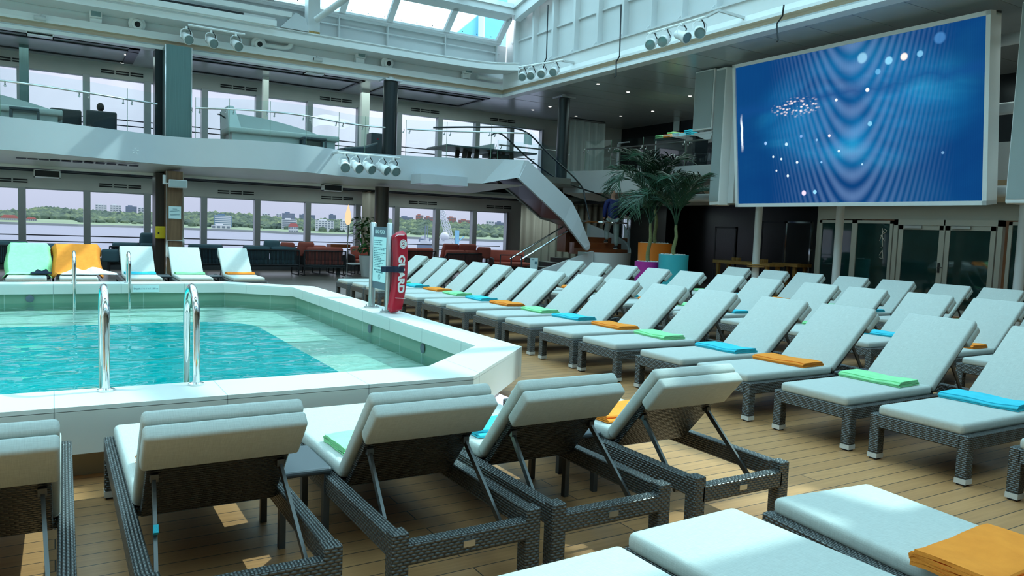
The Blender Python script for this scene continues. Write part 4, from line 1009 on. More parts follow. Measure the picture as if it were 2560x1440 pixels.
for k, (px, ln) in enumerate(((1370, 145), (1553, 140), (1960, 40))):
    p = at(px, 12, X=12.0); b = at(px-4, ln, X=12.0); q = at(px-10, ln+14, X=12.0)
    m = MB(); m.tube([p, b, (b.x, b.y+.12, b.z-.12), (q.x, q.y+.02, q.z-.35), (q.x-.1, q.y-.05, q.z-.4)], .017, 6); tag(m.build('cable', 'darkmetal'), 'thin dark cable hanging down the forward fascia, %s of three' % ('left', 'middle', 'right')[k], 'cable', 'cables hanging on the fascia')
# projectors / bracket boxes under the ceilings
def cbox(px, py, Y, l, z=None):
    p = at(px, py, Y=Y); t = thing('ceiling_speaker_box', l, 'loudspeaker', p, 0, 'white boxes under the ceilings')
    m = MB(); m.b2((-.27, -.12, -.09), (.27, .15, -.07)); m.b2((-.27, .13, -.09), (.27, .15, .09)); m.b2((-.27, -.12, -.09), (-.25, .15, .09)); m.b2((.25, -.12, -.09), (.27, .15, .09)); m.b2((-.27, -.12, .075), (.27, .15, .09)); m.build('shell', 'white2', t)
    m = MB(); m.b2((-.25, -.08, -.07), (.25, .0, .075)); m.build('front', 'black', t)
for a in ((118, 435, 21.2, 'open fronted white box under the lower ceiling at far left'), (830, 470, 21.2, 'open fronted white box under the lower ceiling right of middle'), (100, 82, 21.2, 'open fronted white box under the upper ceiling at far left'), (785, 178, 21.3, 'open fronted white box under the upper ceiling right of the teal pillar')): cbox(*a)
def sprinkler(px, py, z, l): pass
# downlights
for k, (px, py) in enumerate(((316, 137), (305, 157), (1495, 210), (1570, 230), (1375, 267), (1332, 275), (1377, 305), (1440, 290), (1552, 290), (1725, 240), (1632, 278))):
    p = at(px, py, z=ZCE); t = thing('downlight', 'tiny round recessed downlight in the upper ceiling', 'downlight', (p.x, p.y, ZCE-.004), 0, 'recessed downlights')
    m = MB(); m.lathe([(.05, 0), (.065, -.004), (.065, .003)], (0, 0, 0), 14); m.build('rim', 'steel', t); m = MB(); m.lathe([(.001, 0), (.05, 0)], (0, 0, 0), 12); m.build('bulb', 'down', t)
# ================================================================== COLUMNS
t = thing('square_pillar', 'brushed teal metal clad square pillar on the balcony with chrome edges', 'pillar', (0, 0, 0))
m = MB(); m.b2((2.36, 20.35, ZU), (2.94, 21.0, ZCE)); m.build('cladding', 'pillar', t)
m = MB()
for x in (2.345, 2.935): m.b2((x, 20.335, ZU), (x+.02, 20.36, ZCE))
m.build('edge_strip', 'chrome', t)
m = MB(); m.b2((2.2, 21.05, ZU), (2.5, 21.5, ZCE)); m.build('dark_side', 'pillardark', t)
t = thing('wood_pillar', 'walnut panelled square pillar below the balcony with steel edges', 'pillar', (0, 0, 0))
m = MB(); m.b2((2.40, 20.4, 0), (2.76, 20.9, 2.66)); m.build('panel', 'wood', t)
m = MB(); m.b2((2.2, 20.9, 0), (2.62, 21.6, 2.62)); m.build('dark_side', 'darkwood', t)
m = MB()
for x in (2.375, 2.755): m.b2((x, 20.385, 0), (x+.03, 20.42, 2.66))
m.b2((2.40, 20.37, .95), (2.80, 20.40, .97)); m.b2((2.40, 20.37, .55), (2.42, 20.40, .95)); m.b2((2.78, 20.37, .55), (2.80, 20.40, .95)); m.build('edge_strip', 'chrome', t)
nt_ = thing('wall_notice', 'pale notice sheet on the walnut pillar', 'notice', (2.58, 20.385, 1.65)); m = MB(); m.b2((-.14, -.008, -.15), (.14, 0, .15)); m.build('sheet', 'signpale', nt_)
m = MB(); 
for z, w in ((.085, .05), (.055, .10), (.025, .12), (-.05, .11), (-.075, .10)): m.b2((-w, -.0095, z-.006), (w, -.008, z+.006))
m.build('fine_print', 'darkprint', nt_)
ws = thing('wall_speaker', 'white horizontal loudspeaker near the top of the walnut pillar', 'loudspeaker', (2.62, 20.3, 2.35)); m = MB(); m.b2((-.2, -.1, -.1), (.22, .08, .1)); m.build('cabinet', 'white', ws, bevel=.02); m = MB(); m.b2((-.18, -.112, -.075), (.19, -.098, .08)); m.build('grille', 'speaker', ws); m = MB(); m.b2((-.32, 0, -.02), (-.26, .1, .2)); m.bar((-.29, .05, .0), (-.18, .02, 0), .03); m.build('bracket', 'white', ws)
p = at(400, 581, Y=20.9); yb = thing('yellow_box', 'bright yellow plastic first aid box on the dark side of the walnut pillar', 'box', (p.x+.0, 20.85, p.z)); m = MB(); m.b2((-.12, -.1, -.155), (.12, .05, .155)); m.build('case', 'yellow', yb, bevel=.03, seg=3); m = MB(); m.b2((-.07, -.103, -.04), (-.03, -.099, .01)); m.build('latch', 'darkmetal', yb)
def roundcol(x, y, r, z0, z1, mat, label, cap=True):
    t = thing('round_column', label, 'column', (x, y, 0)); m = MB(); m.lathe([(r, z0), (r, z1)], (0, 0, 0), 28); m.build('shaft', mat, t)
    if cap: m = MB(); m.lathe([(.001, z1), (r*.45, z1), (r*.45, z1+.12)], (0, 0, 0), 14); m.b2((-.25, -.25, z1+.0), (.25, .25, z1+.05)); m.build('head', 'steel', t)
roundcol(8.05, 20.15, .20, ZU, 5.5, 'pillardark', 'dark round column rising from the balcony, right of the sunbed')
roundcol(8.05, 20.6, .20, 0, 2.62, 'darkwood', 'dark wood round column below the balcony behind the pool sign', False)
roundcol(*at(1403, 425, Y=19.0).xy, .17, ZU, 5.5, 'pillardark', 'dark round column at the head of the stairs')
for px, w, l in ((61, .2, 'left'), (663, .15, 'middle'), (912, .25, 'right')):
    p = at(px, 250, Y=23.0); m = MB(); m.b2((p.x-w/2, 22.9, ZU), (p.x+w/2, 23.1, ZCE)); tag(m.build('window_post', 'pillar' if l == 'left' else 'offwhite'), 'tall square post before the upper windows, %s of three' % l, 'post', 'upper window posts')
# ================================================================== BALUSTRADES
def balustrade(L, zb, zt, zr, label, brk=True, gate=None, railmat='steel', n=None):
    t = thing('glass_balustrade', label, 'balustrade', (0, 0, 0), 0, None)
    per = 5
    for i in range(0, len(L)-1, per):
        seg = L[i:i+per+1]
        if len(seg) < 2: break
        a = [Vector((p.x, p.y, zb)) for p in seg]; b = [Vector((p.x, p.y, zt)) for p in seg]
        m = MB(); m.strip(a, b, 0, True); m.build('glass_panel', 'glass', t)
        m = MB(); m.bar(a[0], b[0], .010, .010, (1, 0, 0)); m.build('panel_edge', 'greentile', t)
    r = MB(); r.tube([Vector((p.x, p.y-.06, zr)) for p in L], .022, 8); r.build('handrail', railmat, t)
    for i in range(0, len(L), per):
        p = L[i]
        for dx in (-.09, .09):
            q = MB(); q.tube([(p.x+dx, p.y, zr-.09), (p.x+dx, p.y-.06, zr-.06), (p.x+dx, p.y-.06, zr)], .012, 6); q.ball((p.x+dx, p.y-.01, zr-.09), .025, 8, 6); q.build('rail_bracket', 'chrome', t)
    return t
def sub(L, x0, x1): return [p+Vector((0, .11, 0)) for p in L if x0 <= p.x <= x1]
balustrade(sub(FS, -8, 2.15), 3.3, 4.46, 4.2, 'curved glass balustrade on the balcony left of the teal pillar')
balustrade(sub(FS, 2.95, 8.0), 3.3, 4.46, 4.2, 'curved glass balustrade between the teal pillar and dark column')
balustrade(sub(FS, 8.2, 11.3), 3.3, 4.46, 4.2, 'glass balustrade right of the dark column above the stairs')
balustrade([p+Vector((.1, 0, 0)) for p in F2 if 13.0 < p.y < 19.6], 3.3, 4.4, 4.15, 'curved glass balustrade of the forward balcony behind the palms')
balustrade([Vector((11.4+i*.5, 19.9+.0*i, 0)) for i in range(6)], ZU, 4.2, 4.05, 'clear glass balustrade on the far side of the stairwell')
nb = at(1319, 348, Y=19.7); m = MB(); m.b2((nb.x-.14, 19.68, nb.z-.16), (nb.x+.14, 19.69, nb.z+.16)); tag(m.build('glass_notice', 'signpale'), 'small pale notice stuck to the stairwell glass', 'notice')

# faint raised emblem on the balcony front
for px, py, l in ((338, 378, 'left, below the balcony seat'), (1034, 432, 'right, near the five spotlights')):
    p = at(px, py, Y=19.45 if px < 500 else 19.5); t = thing('wall_emblem', 'faint raised star emblem on the white balcony front, %s' % l, 'emblem', p); m = MB()
    for k in range(5):
        a = k*2*PI/5+.3; d = Vector((math.cos(a), 0, math.sin(a))); n = Vector((-d.z, 0, d.x)); m.add([d*.02, d*.045+n*.012, d*.095, d*.045-n*.012, d*.045+Vector((0, -.006, 0))], [(0, 1, 4), (1, 2, 4), (2, 3, 4), (3, 0, 4)])
    m.build('star', 'whitegloss', t)
# ================================================================== STAIRS
sr = thing('staircase', 'curved white staircase with glass sides and mahogany treads', 'staircase', (0, 0, 0))
# upper flight: from the balcony (X 11.2) down to the landing (X 13.4), near face on Y=18
YN, YF = 17.95, 19.35
tp = [(11.25, 3.47), (12.85, 2.41), (13.32, 1.75), (13.58, 1.08), (13.50, .93)]
bt = [(9.4, 2.80), (11.0, 2.93), (12.67, 1.74), (13.05, 1.35), (13.35, .93)]
m = MB()
B = [Vector((FSd[-1].x, FSd[-1].y, ZF1)), at(1262, 398.3, Y=18.22)]+[at(px, py, Y=y) for px, py, y in ((1311, 400.6, 17.88), (1320, 401, 17.86), (1375, 453, 17.75), (1430, 505, 17.62), (1447, 538, 17.52), (1460, 570, 17.45), (1476, 612, 17.40), (1473, 624, 17.40))]
A = [Vector((FSd[-1].x, FSd[-1].y, ZF0)), at(1250, 451, Y=18.22)]+[at(px, py, Y=y) for px, py, y in ((1296, 444, 17.88), (1298, 447, 17.86), (1356, 501, 17.75), (1411, 552, 17.62), (1430, 578, 17.52), (1446, 600, 17.45), (1462, 620, 17.40), (1468, 626, 17.40))]
m.strip(A, B); m.strip([a+Vector((0, .09, 0)) for a in A], [b+Vector((0, .09, 0)) for b in B]); m.strip(B, [b+Vector((0, .09, 0)) for b in B]); m.strip(A, [a+Vector((0, .09, 0)) for a in A])
m.build('upper_stringer', 'whitegloss', sr)
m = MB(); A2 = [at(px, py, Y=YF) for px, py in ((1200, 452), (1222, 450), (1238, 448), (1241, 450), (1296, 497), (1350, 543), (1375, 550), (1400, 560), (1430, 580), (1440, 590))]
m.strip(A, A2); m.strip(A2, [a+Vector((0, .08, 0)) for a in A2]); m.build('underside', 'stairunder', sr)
m = MB(); m.strip([a+Vector((0, 0, -.05)) for a in A2], [a+Vector((0, 0, .38)) for a in A2]); m.build('far_stringer', 'white', sr)
# soffit box where the flight meets the balcony
m = MB(); m.b2((8.45, 18.85, 2.70), (9.88, 19.5, 2.95)); m.build('soffit_box', 'whitegloss', sr)
# landing drum: curved wall, open at the back-left
DC = Vector((14.15, 18.35, 0)); DR = .98
def dp(a, r=DR, z=0): return DC+Vector((r*math.cos(a), r*math.sin(a), z))
m = MB(); an = [math.radians(-165+i*8) for i in range(31)]
zt_ = [ .98 if math.degrees(a) < -42 else .98+.75*((math.degrees(a)+42)/100)**.8 for a in an]
m.strip([dp(a, DR, 0) for a in an], [dp(a, DR, z) for a, z in zip(an, zt_)], 0, True); m.strip([dp(a, DR, z) for a, z in zip(an, zt_)], [dp(a, DR-.08, z) for a, z in zip(an, zt_)]); m.strip([dp(a, DR-.08, .9) for a in an], [dp(a, DR-.08, z) for a, z in zip(an, zt_)], 0, True)
m.build('landing_wall', 'white', sr)
m = MB(); m.lathe([(.001, .93), (.92, .93), (.92, .90), (.001, .90)], (DC.x, DC.y, 0), 32); m.build('landing', 'stairwood', sr)
for i, (dy, z) in enumerate(((-.42, 1.07), (.02, 1.24), (.40, 1.41))):
    a0 = math.asin(dy/.9); ang = [a0+(PI-2*a0)*k/24 for k in range(25)]
    m = MB(); m.prism([(DC.x+.89*math.cos(a), DC.y+.89*math.sin(a)) for a in ang], .93, z); m.build('winder_step', 'stairwood', sr)
m = MB(); m.b2((13.35, 18.95, .93), (13.9, 19.4, 1.75)); m.build('inner_panel', 'stairwood', sr)
# glass on the drum and its handrail
m = MB(); ag = [math.radians(-95+i*7) for i in range(22)]; m.strip([dp(a, DR-.04, .95) for a in ag], [dp(a, DR-.04, 2.0+.35*max(0, (math.degrees(a)+40)/100)) for a in ag], 0, True); m.build('drum_glass', 'glass', sr)
m = MB(); m.tube([dp(a, DR-.10, 1.86) for a in [math.radians(-150+i*8) for i in range(12)]], .022, 8); m.build('drum_rail', 'chrome', sr)
# lower flight: rising from the left to the landing; near stringer on Y=18
m = MB(); LA = [(10.75, 17.9, 0.0), (13.3, 17.62, 1.05)]
m.add([(10.7, 17.9, 0), (13.4, 17.6, 0), (13.4, 17.6, 1.02), (10.75, 17.9, .10), (10.7, 18.0, 0), (13.4, 17.7, 0), (13.4, 17.7, 1.02), (10.75, 18.0, .10)], [(0, 1, 2, 3), (4, 7, 6, 5), (3, 2, 6, 7), (0, 3, 7, 4)]); m.build('lower_stringer', 'white', sr)
for i in range(6):
    m = MB(); m.b2((10.95+i*.42, 18.0, .0), (11.42+i*.42, 19.3, .13*(i+1)-.03)); m.build('tread', 'darkwood', sr)
m = MB(); m.strip([Vector((10.8, 17.95, .12)), Vector((13.3, 17.65, 1.02))], [Vector((10.9, 17.95, .95)), Vector((13.3, 17.65, 1.9))]); m.build('lower_glass', 'glass', sr)
for y in (17.88, 18.45):
    m = MB(); m.tube([(11.1, y, .72), (12.95, y-.2, 1.80), (13.15, y-.22, 1.86), (13.5, y-.3, 1.87)], .024, 8); m.build('lower_handrail', 'chrome', sr)
m = MB(); m.tube([(10.75, 17.8, 0), (10.75, 17.8, .82)], .02, 8); m.tube([(11.12, 17.85, 0), (11.12, 17.85, .85)], .022, 8); m.tube([(10.4, 17.8, .85), (11.12, 17.85, .85)], .015, 6); m.tube([(10.4, 17.8, 0), (10.4, 17.8, .85)], .018, 6); m.build('newel_post', 'darkmetal', sr)
# upper flight glass and its two curved handrails
m = MB(); U0 = B[3:8]
m.strip([p+Vector((0, .05, -.02)) for p in U0], [p+Vector((.05, .05, .85)) for p in U0]); m.build('upper_glass', 'glass', sr)
h1 = spline([at(1083, 319, Y=18.9), at(1200, 318, Y=18.3), at(1305, 325, Y=18.0), at(1370, 383, Y=18.0), at(1450, 460, Y=18.05), at(1463, 500, Y=17.9), at(1474, 550, Y=17.7)], 4)
m = MB(); m.tube(h1, .024, 8); m.build('upper_handrail', 'darkmetal', sr)
h2 = spline([at(1228, 338, Y=19.3), at(1255, 336, Y=19.3), at(1320, 395, Y=19.3), at(1390, 445, Y=19.3), at(1450, 470, Y=19.2), at(1520, 496, Y=18.9), at(1560, 540, Y=18.2)], 4)
m = MB(); m.tube(h2, .024, 8); m.build('upper_handrail', 'darkmetal', sr)
# small sign stand at the foot of the stairs
s2 = thing('stand_sign', 'small pale notice on a stand at the foot of the stairs', 'sign', (11.25, 17.45, 0)); 
m = MB(); m.tube([(0, 0, 0), (0, 0, .5)], .012, 6); m.lathe([(.001, .02), (.12, .02), (.12, 0)], (0, 0, 0), 14); m.build('stand', 'darkmetal', s2)
m = MB(); m.b2((-.12, -.035, .5), (.12, -.02, .80)); m.build('sheet', 'signpale', s2); m = MB(); m.b2((-.09, -.037, .745), (-.0, -.035, .76)); m.b2((.02, -.037, .62), (.09, -.035, .70)); m.build('fine_print', 'darkprint', s2)
# ================================================================== PEOPLE
def skin_body(name, joints, edges, mat, parent, root=0, sub=2):
    """joints: list of (x,y,z,rx,ry); edges: index pairs; one continuous surface"""
    me = bpy.data.meshes.new(name); me.from_pydata([j[:3] for j in joints], edges, [])
    o = bpy.data.objects.new(name, me); C.objects.link(o)
    if parent is not None: o.parent = parent
    mod = o.modifiers.new('skin', 'SKIN'); sv = me.skin_vertices[0].data if me.skin_vertices else None
    if sv is None:
        bm = bmesh.new(); bm.from_mesh(me); bm.verts.layers.skin.verify(); bm.to_mesh(me); bm.free(); sv = me.skin_vertices[0].data
    for i, j in enumerate(joints): sv[i].radius = (j[3], j[4]); sv[i].use_root = (i == root)
    mod.use_smooth_shade = True
    s = o.modifiers.new('sub', 'SUBSURF'); s.levels = sub; s.render_levels = sub
    me.materials.append(M[mat]); return o
def hand(name, wrist, tip_dir, side, mat, parent):
    """palm and five separate curled fingers"""
    d = Vector(tip_dir).normalized(); s = Vector(side).normalized(); n = d.cross(s).normalized(); w = Vector(wrist)
    J = [(*w, .028, .022), (*(w+d*.05), .038, .018), (*(w+d*.095), .040, .016)]; E = [(0, 1), (1, 2)]
    for k, (off, ln) in enumerate(((-.030, .065), (-.010, .078), (.011, .072), (.030, .056))):
        b = w+d*.095+s*off; i = len(J)
        J += [(*b, .010, .009), (*(b+d*ln*.5-n*.006), .009, .0085), (*(b+d*ln*.85-n*.028), .008, .0075)]; E += [(2, i), (i, i+1), (i+1, i+2)]
    b = w+d*.04-s*.034; i = len(J); J += [(*b, .012, .011), (*(b+d*.035-s*.018-n*.01), .0105, .0095), (*(b+d*.062-s*.018-n*.022), .009, .0085)]; E += [(1, i), (i, i+1), (i+1, i+2)]
    return skin_body(name, J, E, mat, parent, 0, 1)
def person_stairs():
    # local: x right of the walker, y forward (away from us), z up; standing on one foot, other foot on the next step
    p = thing('person', 'bald man in blue padded jacket and pale trousers climbing the stairs', 'person', (14.47, 18.12, 1.07), math.radians(-20)); p.scale = (1.05, 1.05, 1.05)
    hz = .88
    J = [(0, 0, hz, .135, .11), (0, .015, hz+.16, .13, .10), (0, .04, hz+.36, .165, .115), (0, .06, hz+.50, .12, .09), (0, .075, hz+.57, .055, .055), (0, .09, hz+.66, .072, .085), (0, .10, hz+.76, .075, .092), (0, .10, hz+.83, .05, .06),
         (-.19, .05, hz+.47, .062, .062), (-.255, .02, hz+.20, .047, .047), (-.25, .05, hz-.04, .034, .032),
         (.19, .05, hz+.47, .062, .062), (.30, .08, hz+.24, .047, .047), (.36, .28, hz+.12, .034, .032),
         (.10, 0, hz-.08, .095, .095), (.115, -.02, .46, .062, .065), (.12, -.05, .09, .042, .046),
         (-.10, .02, hz-.08, .095, .095), (-.115, .17, .52, .062, .065), (-.125, .10, .26, .042, .046)]
    E = [(0, 1), (1, 2), (2, 3), (3, 4), (4, 5), (5, 6), (6, 7), (3, 8), (8, 9), (9, 10), (3, 11), (11, 12), (12, 13), (0, 14), (14, 15), (15, 16), (0, 17), (17, 18), (18, 19)]
    b = skin_body('body', J, E, 'skin', p, 0, 2)
    g = lambda idx, k: [(*J[i][:3], J[i][3]*k+.012, J[i][4]*k+.012) for i in idx]
    jk = g([0, 1, 2, 3, 8, 9, 10, 11, 12, 13], 1.12); jk[0] = (0, 0, hz-.06, .185, .155); jk[4+2] = (-.25, .045, hz+.01, .048, .046); jk[9] = (.35, .25, hz+.14, .046, .044); jk[3] = (0, .06, hz+.52, .11, .085)
    skin_body('jacket', jk, [(0, 1), (1, 2), (2, 3), (3, 4), (4, 5), (5, 6), (3, 7), (7, 8), (8, 9)], 'bluejacket', p, 0, 2)
    tr = g([0, 14, 15, 16, 17, 18, 19], 1.12); tr[0] = (0, 0, hz-.03, .125, .11)
    skin_body('trousers', tr, [(0, 1), (1, 2), (2, 3), (0, 4), (4, 5), (5, 6)], 'jeans', p, 0, 2)
    for (x, y, z, pit) in ((.12, -.06, 0, 0), (-.125, .085, .175, -.15)):
        m = MB(); m.ball((0, .07, .055), (.048, .135, .05), 12, 8); q = m.build('shoe', 'black', p); q.location = (x, y, z); q.rotation_euler = (pit, 0, 0)
        m = MB(); m.ball((0, .07, .018), (.053, .142, .018), 12, 6); m.build('sole', 'whiteprint', q)
    for s in (-1, 1):
        m = MB(); m.ball((s*.078, .09, hz+.70), (.014, .022, .034), 8, 6); m.build('ear', 'skin', p)
    m = MB(); m.ball((0, .19, hz+.69), (.016, .03, .025), 8, 6); m.build('nose', 'skin', p)
    hand('hand', (-.25, .05, hz-.05), (0, .12, -1), (0, 1, 0), 'skin', p); hand('hand', (.36, .29, hz+.12), (.15, .8, -.3), (1, 0, 0), 'skin', p)
    return p
person_stairs()
# ================================================================== PALMS AND PLANTERS
def frond_mesh(L, droop, seed, w=.46):
    r = random.Random(seed); m = MB(); pts = []; n = 16
    for i in range(n+1):
        t = i/n; a = math.radians(80)-droop*t**1.6
        pts.append(Vector((0, 0, 0)) if i == 0 else pts[-1]+Vector((math.cos(a), 0, math.sin(a)))*L/n)
    m.tube(pts, [.016*(1-.8*i/n)+.003 for i in range(n+1)], 5)
    K = 30
    for k in range(K):
        t = .24+.76*k/K; f = t*n; i = min(int(f), n-1); p = pts[i].lerp(pts[i+1], f-i); tg = (pts[i+1]-pts[i]).normalized()
        ln = w*(math.sin(PI*min(1, (t-.12)/.98))**.5)*r.uniform(.85, 1.1)+.08
        for s in (-1, 1):
            d = (tg*r.uniform(.7, .95)+Vector((0, s, 0))*r.uniform(.6, .85)+Vector((0, 0, r.uniform(-.05, .3)))).normalized()
            b = tg*r.uniform(.019, .026); q = Vector((0, s*.004, .008))
            tip = p+d*ln+Vector((0, 0, -.16*ln)); mid = p+d*ln*.55+Vector((0, 0, .01))
            m.add([p-b*.4, p+b*.4, mid+b, mid-b, tip, p+q, mid+q*2], [(0, 5, 6, 3), (5, 1, 2, 6), (3, 6, 4), (6, 2, 4)], 0)
    return m.mesh('frond', 'frond')
FM = [frond_mesh(1.6+.1*k, (1.1, 1.75, 2.5, 1.4, 2.9, 2.1)[k], k) for k in range(6)]
def palm(pos, zbase, h, n, label, scale=1., lean=0., fan=None):
    t = thing('palm', label, 'palm', (pos[0], pos[1], zbase), 0, 'palms in coloured planters')
    m = MB(); r = random.Random(int(h*100)+n+5); pts = [Vector((lean*(i/8)**1.6, .03*math.sin(i), h*i/8)) for i in range(9)]
    m.tube(pts, [.055-.02*(i/8) for i in range(9)], 9)
    m.build('trunk', 'trunk', t)
    for k in range(n):
        o = bpy.data.objects.new('frond', FM[k % 6]); C.objects.link(o); o.parent = t
        o.location = pts[-1]+Vector((0, 0, -.10+.12*r.random())); az = 2*PI*k/n+r.uniform(-.3, .3)
        if fan: az = PI+(k/(n-1)-.5)*3.6
        o.rotation_euler = (0, (0, -.25, .15, -.1)[k % 4], az); s = scale*r.uniform(.85, 1.1); o.scale = (s, s, s)
    return t
def planter(x, y, r, h, mat, label, sq=False):
    t = thing('planter', label, 'planter', (x, y, 0), 0, 'coloured planters'); m = MB()
    m.lathe([(r*.93, 0), (r, h), (r-.025, h), (r-.03, h-.05)], (0, 0, 0), 36); m.lathe([(.001, 0), (r*.93, 0)], (0, 0, 0), 36); m.build('pot', mat, t)
    m = MB(); m.lathe([(.001, h-.03), (r-.03, h-.05)], (0, 0, 0), 20); rr = random.Random(2)
    for k in range(60):
        a = rr.uniform(0, 2*PI); q = (r-.07)*math.sqrt(rr.random()); m.ball((q*math.cos(a), q*math.sin(a), h-.02), rr.uniform(.025, .045), 6, 4)
    o = m.build('pebbles', 'pebble', t); o['kind'] = 'stuff'
p1 = at(1618, 690, X=13.2); p2 = at(1629, 640, X=14.1); p3 = at(1682, 680, X=13.3)
planter(p1.x, p1.y, .34, .86, 'magpot', 'magenta round planter, the lowest of three, at the foot of palms')
planter(p2.x+.1, p2.y, .46, 1.33, 'orangepot', 'tall orange round planter behind the magenta one')
planter(p3.x, p3.y, .37, 1.08, 'tealpot', 'turquoise round planter right of the magenta one')
palm((p1.x, p1.y), .84, 1.0, 7, 'slender palm growing in the magenta planter', 1.0, .05)
palm((p2.x+.1, p2.y), 1.3, 1.05, 9, 'tallest palm growing in the orange planter', 1.12, -.05, .35)
palm((p3.x, p3.y), 1.06, .75, 8, 'palm with an arching low frond in the turquoise planter', 1.0, .05)
# leafy plant in a pale planter by the curtain
pw = at(905, 690, z=0)
t = thing('potted_plant', 'bushy green plant in a tall pale planter before the beige curtain', 'plant', (pw.x+.15, pw.y-.15, 0))
m = MB(); m.lathe([(.001, 0), (.22, 0), (.30, .62), (.27, .62), (.25, .55), (.001, .55)], (0, 0, 0), 24); m.build('pot', 'whitepot', t)
m = MB(); r = random.Random(4)
for k in range(7):
    a = r.uniform(0, 6.28); m.tube([(0, 0, .55), (.1*math.cos(a), .1*math.sin(a), .95), (.3*math.cos(a), .3*math.sin(a), 1.35+.1*k)], .01, 5)
m.build('stem', 'trunk', t)
m = MB()
for k in range(260):
    a = r.uniform(0, 6.28); q = .45*math.sqrt(r.random()); z = r.uniform(.75, 1.75); c = Vector((q*math.cos(a), q*math.sin(a), z)); d = Vector((math.cos(a+r.uniform(-1, 1)), math.sin(a+r.uniform(-1, 1)), r.uniform(-.6, .3))).normalized(); s = d.cross(Vector((0, 0, 1))).normalized(); L = r.uniform(.17, .28)
    m.add([c, c+d*L*.4+s*L*.32, c+d*L-Vector((0, 0, .03)), c+d*L*.4-s*L*.32, c+d*L*.5-Vector((0, 0, .015))], [(0, 1, 4), (1, 2, 4), (2, 3, 4), (3, 0, 4)])
m.build('foliage', 'leaf', t)
# ================================================================== LOWER LOUNGE FURNITURE
def cushion(m, c, d, rot=None, mi=0): m.box(c, d, rot, mi)
def sofa(x, y, rz, w, label, col, group, pil=2, seatmat=None):
    """rope-backed outdoor sofa seen mostly from behind; local +y is the sitting direction"""
    t = thing('rope_sofa', label, 'sofa', (x, y, 0), rz, group); h = .72
    m = MB()
    for s in (-1, 1):
        m.tube([(s*w/2, .75, .02), (s*w/2, .75, .48), (s*w/2, .68, .56), (s*w/2, .1, .60), (s*w/2, .02, h), ], .018, 8)
        m.tube([(s*w/2, .02, h), (s*w/2, .0, .3), (s*w/2, .06, .02), (s*w/2, .75, .02)], .018, 8)
    m.tube([(-w/2, .02, h), (w/2, .02, h)], .018, 8); m.tube([(-w/2, .02, .3), (w/2, .02, .3)], .015, 8); m.tube([(-w/2, .75, .3), (w/2, .75, .3)], .015, 8)
    m.build('frame', 'darkmetal', t)
    m = MB(); k = int(w/.035)
    for i in range(k+1): m.tube([(-w/2+i*w/k, .02, .3), (-w/2+i*w/k, .02, h)], .0085, 4, cap=False)
    for s in (-1, 1):
        for i in range(14): m.tube([(s*w/2, .08+i*.046, .3), (s*w/2, .08+i*.046, .585)], .008, 4, cap=False)
    m.build('rope_weave', 'rope', t)
    m = MB(); m.b2((-w/2+.02, .04, .24), (w/2-.02, .76, .30)); m.build('base', 'rope', t)
    m = MB(); m.b2((-w/2+.04, .08, .30), (w/2-.04, .80, .44)); m.build('seat_cushion', col, t, bevel=.05, seg=3, smooth=True)
    for i in range(pil):
        q = MB(); cw = (w-.1)/pil; q.box((-w/2+.05+cw*(i+.5), .16, .63), (cw-.02, .17, .40), Matrix.Rotation(.18, 3, 'X')); q.build('back_cushion', col if i or seatmat is None else seatmat, t, bevel=.06, seg=3, smooth=True)
    return t
def cpillow(x, y, z, rz, mat, label, s=.45):
    m = MB(); m.box((0, 0, 0), (s, .15, s*.85)); o = m.build('scatter_cushion', mat, bevel=.06, seg=3, smooth=True); o.location = (x, y, z); o.rotation_euler = (.35, 0, rz); tag(o, label, 'cushion')
SG = 'rope backed sofas in the lower lounge'
# backs to us, along the windows
a = at(705, 655, Y=21.9)
sofa(5.25, 21.75, .02, 1.6, 'dark rope sofa seen from behind at the second window right of the walnut pillar', 'tealcush', SG, 2)
sofa(6.78, 21.65, -.04, 1.2, 'dark rope armchair with coral seat beside the low tables', 'coral', SG, 1)
cpillow(5.3, 21.95, .80, .1, 'tealcush', 'slate blue cushion on top of the dark sofa back'); cpillow(5.75, 21.95, .77, -.2, 'coral', 'coral cushion lying left on top of the dark sofa', .4); cpillow(6.25, 21.9, .76, .3, 'coral', 'coral cushion lying right on top of the dark sofa', .5)
sofa(1.95, 22.0, 0, 1.4, 'dark rope sofa behind the middle loungers left of the walnut pillar', 'tealcush', SG, 2)
cpillow(2.25, 22.3, .85, .2, 'tealcush', 'slate blue cushion on the sofa beside the walnut pillar', .6)
cpillow(1.25, 21.8, .50, -.2, 'tealcush', 'slate blue cushion low beside the third lounger', .4)
sofa(-.1, 20.2, .2, 1.2, 'dark rope armchair between the green and orange draped towels', 'tealcush', SG, 1)
sofa(3.55, 21.9, -.1, 1.0, 'dark rope armchair just right of the walnut pillar', 'tealcush', SG, 1)
sofa(-1.0, 21.5, 0, 1.1, 'dark rope armchair at far left behind the green towel', 'tealcush', SG, 1)
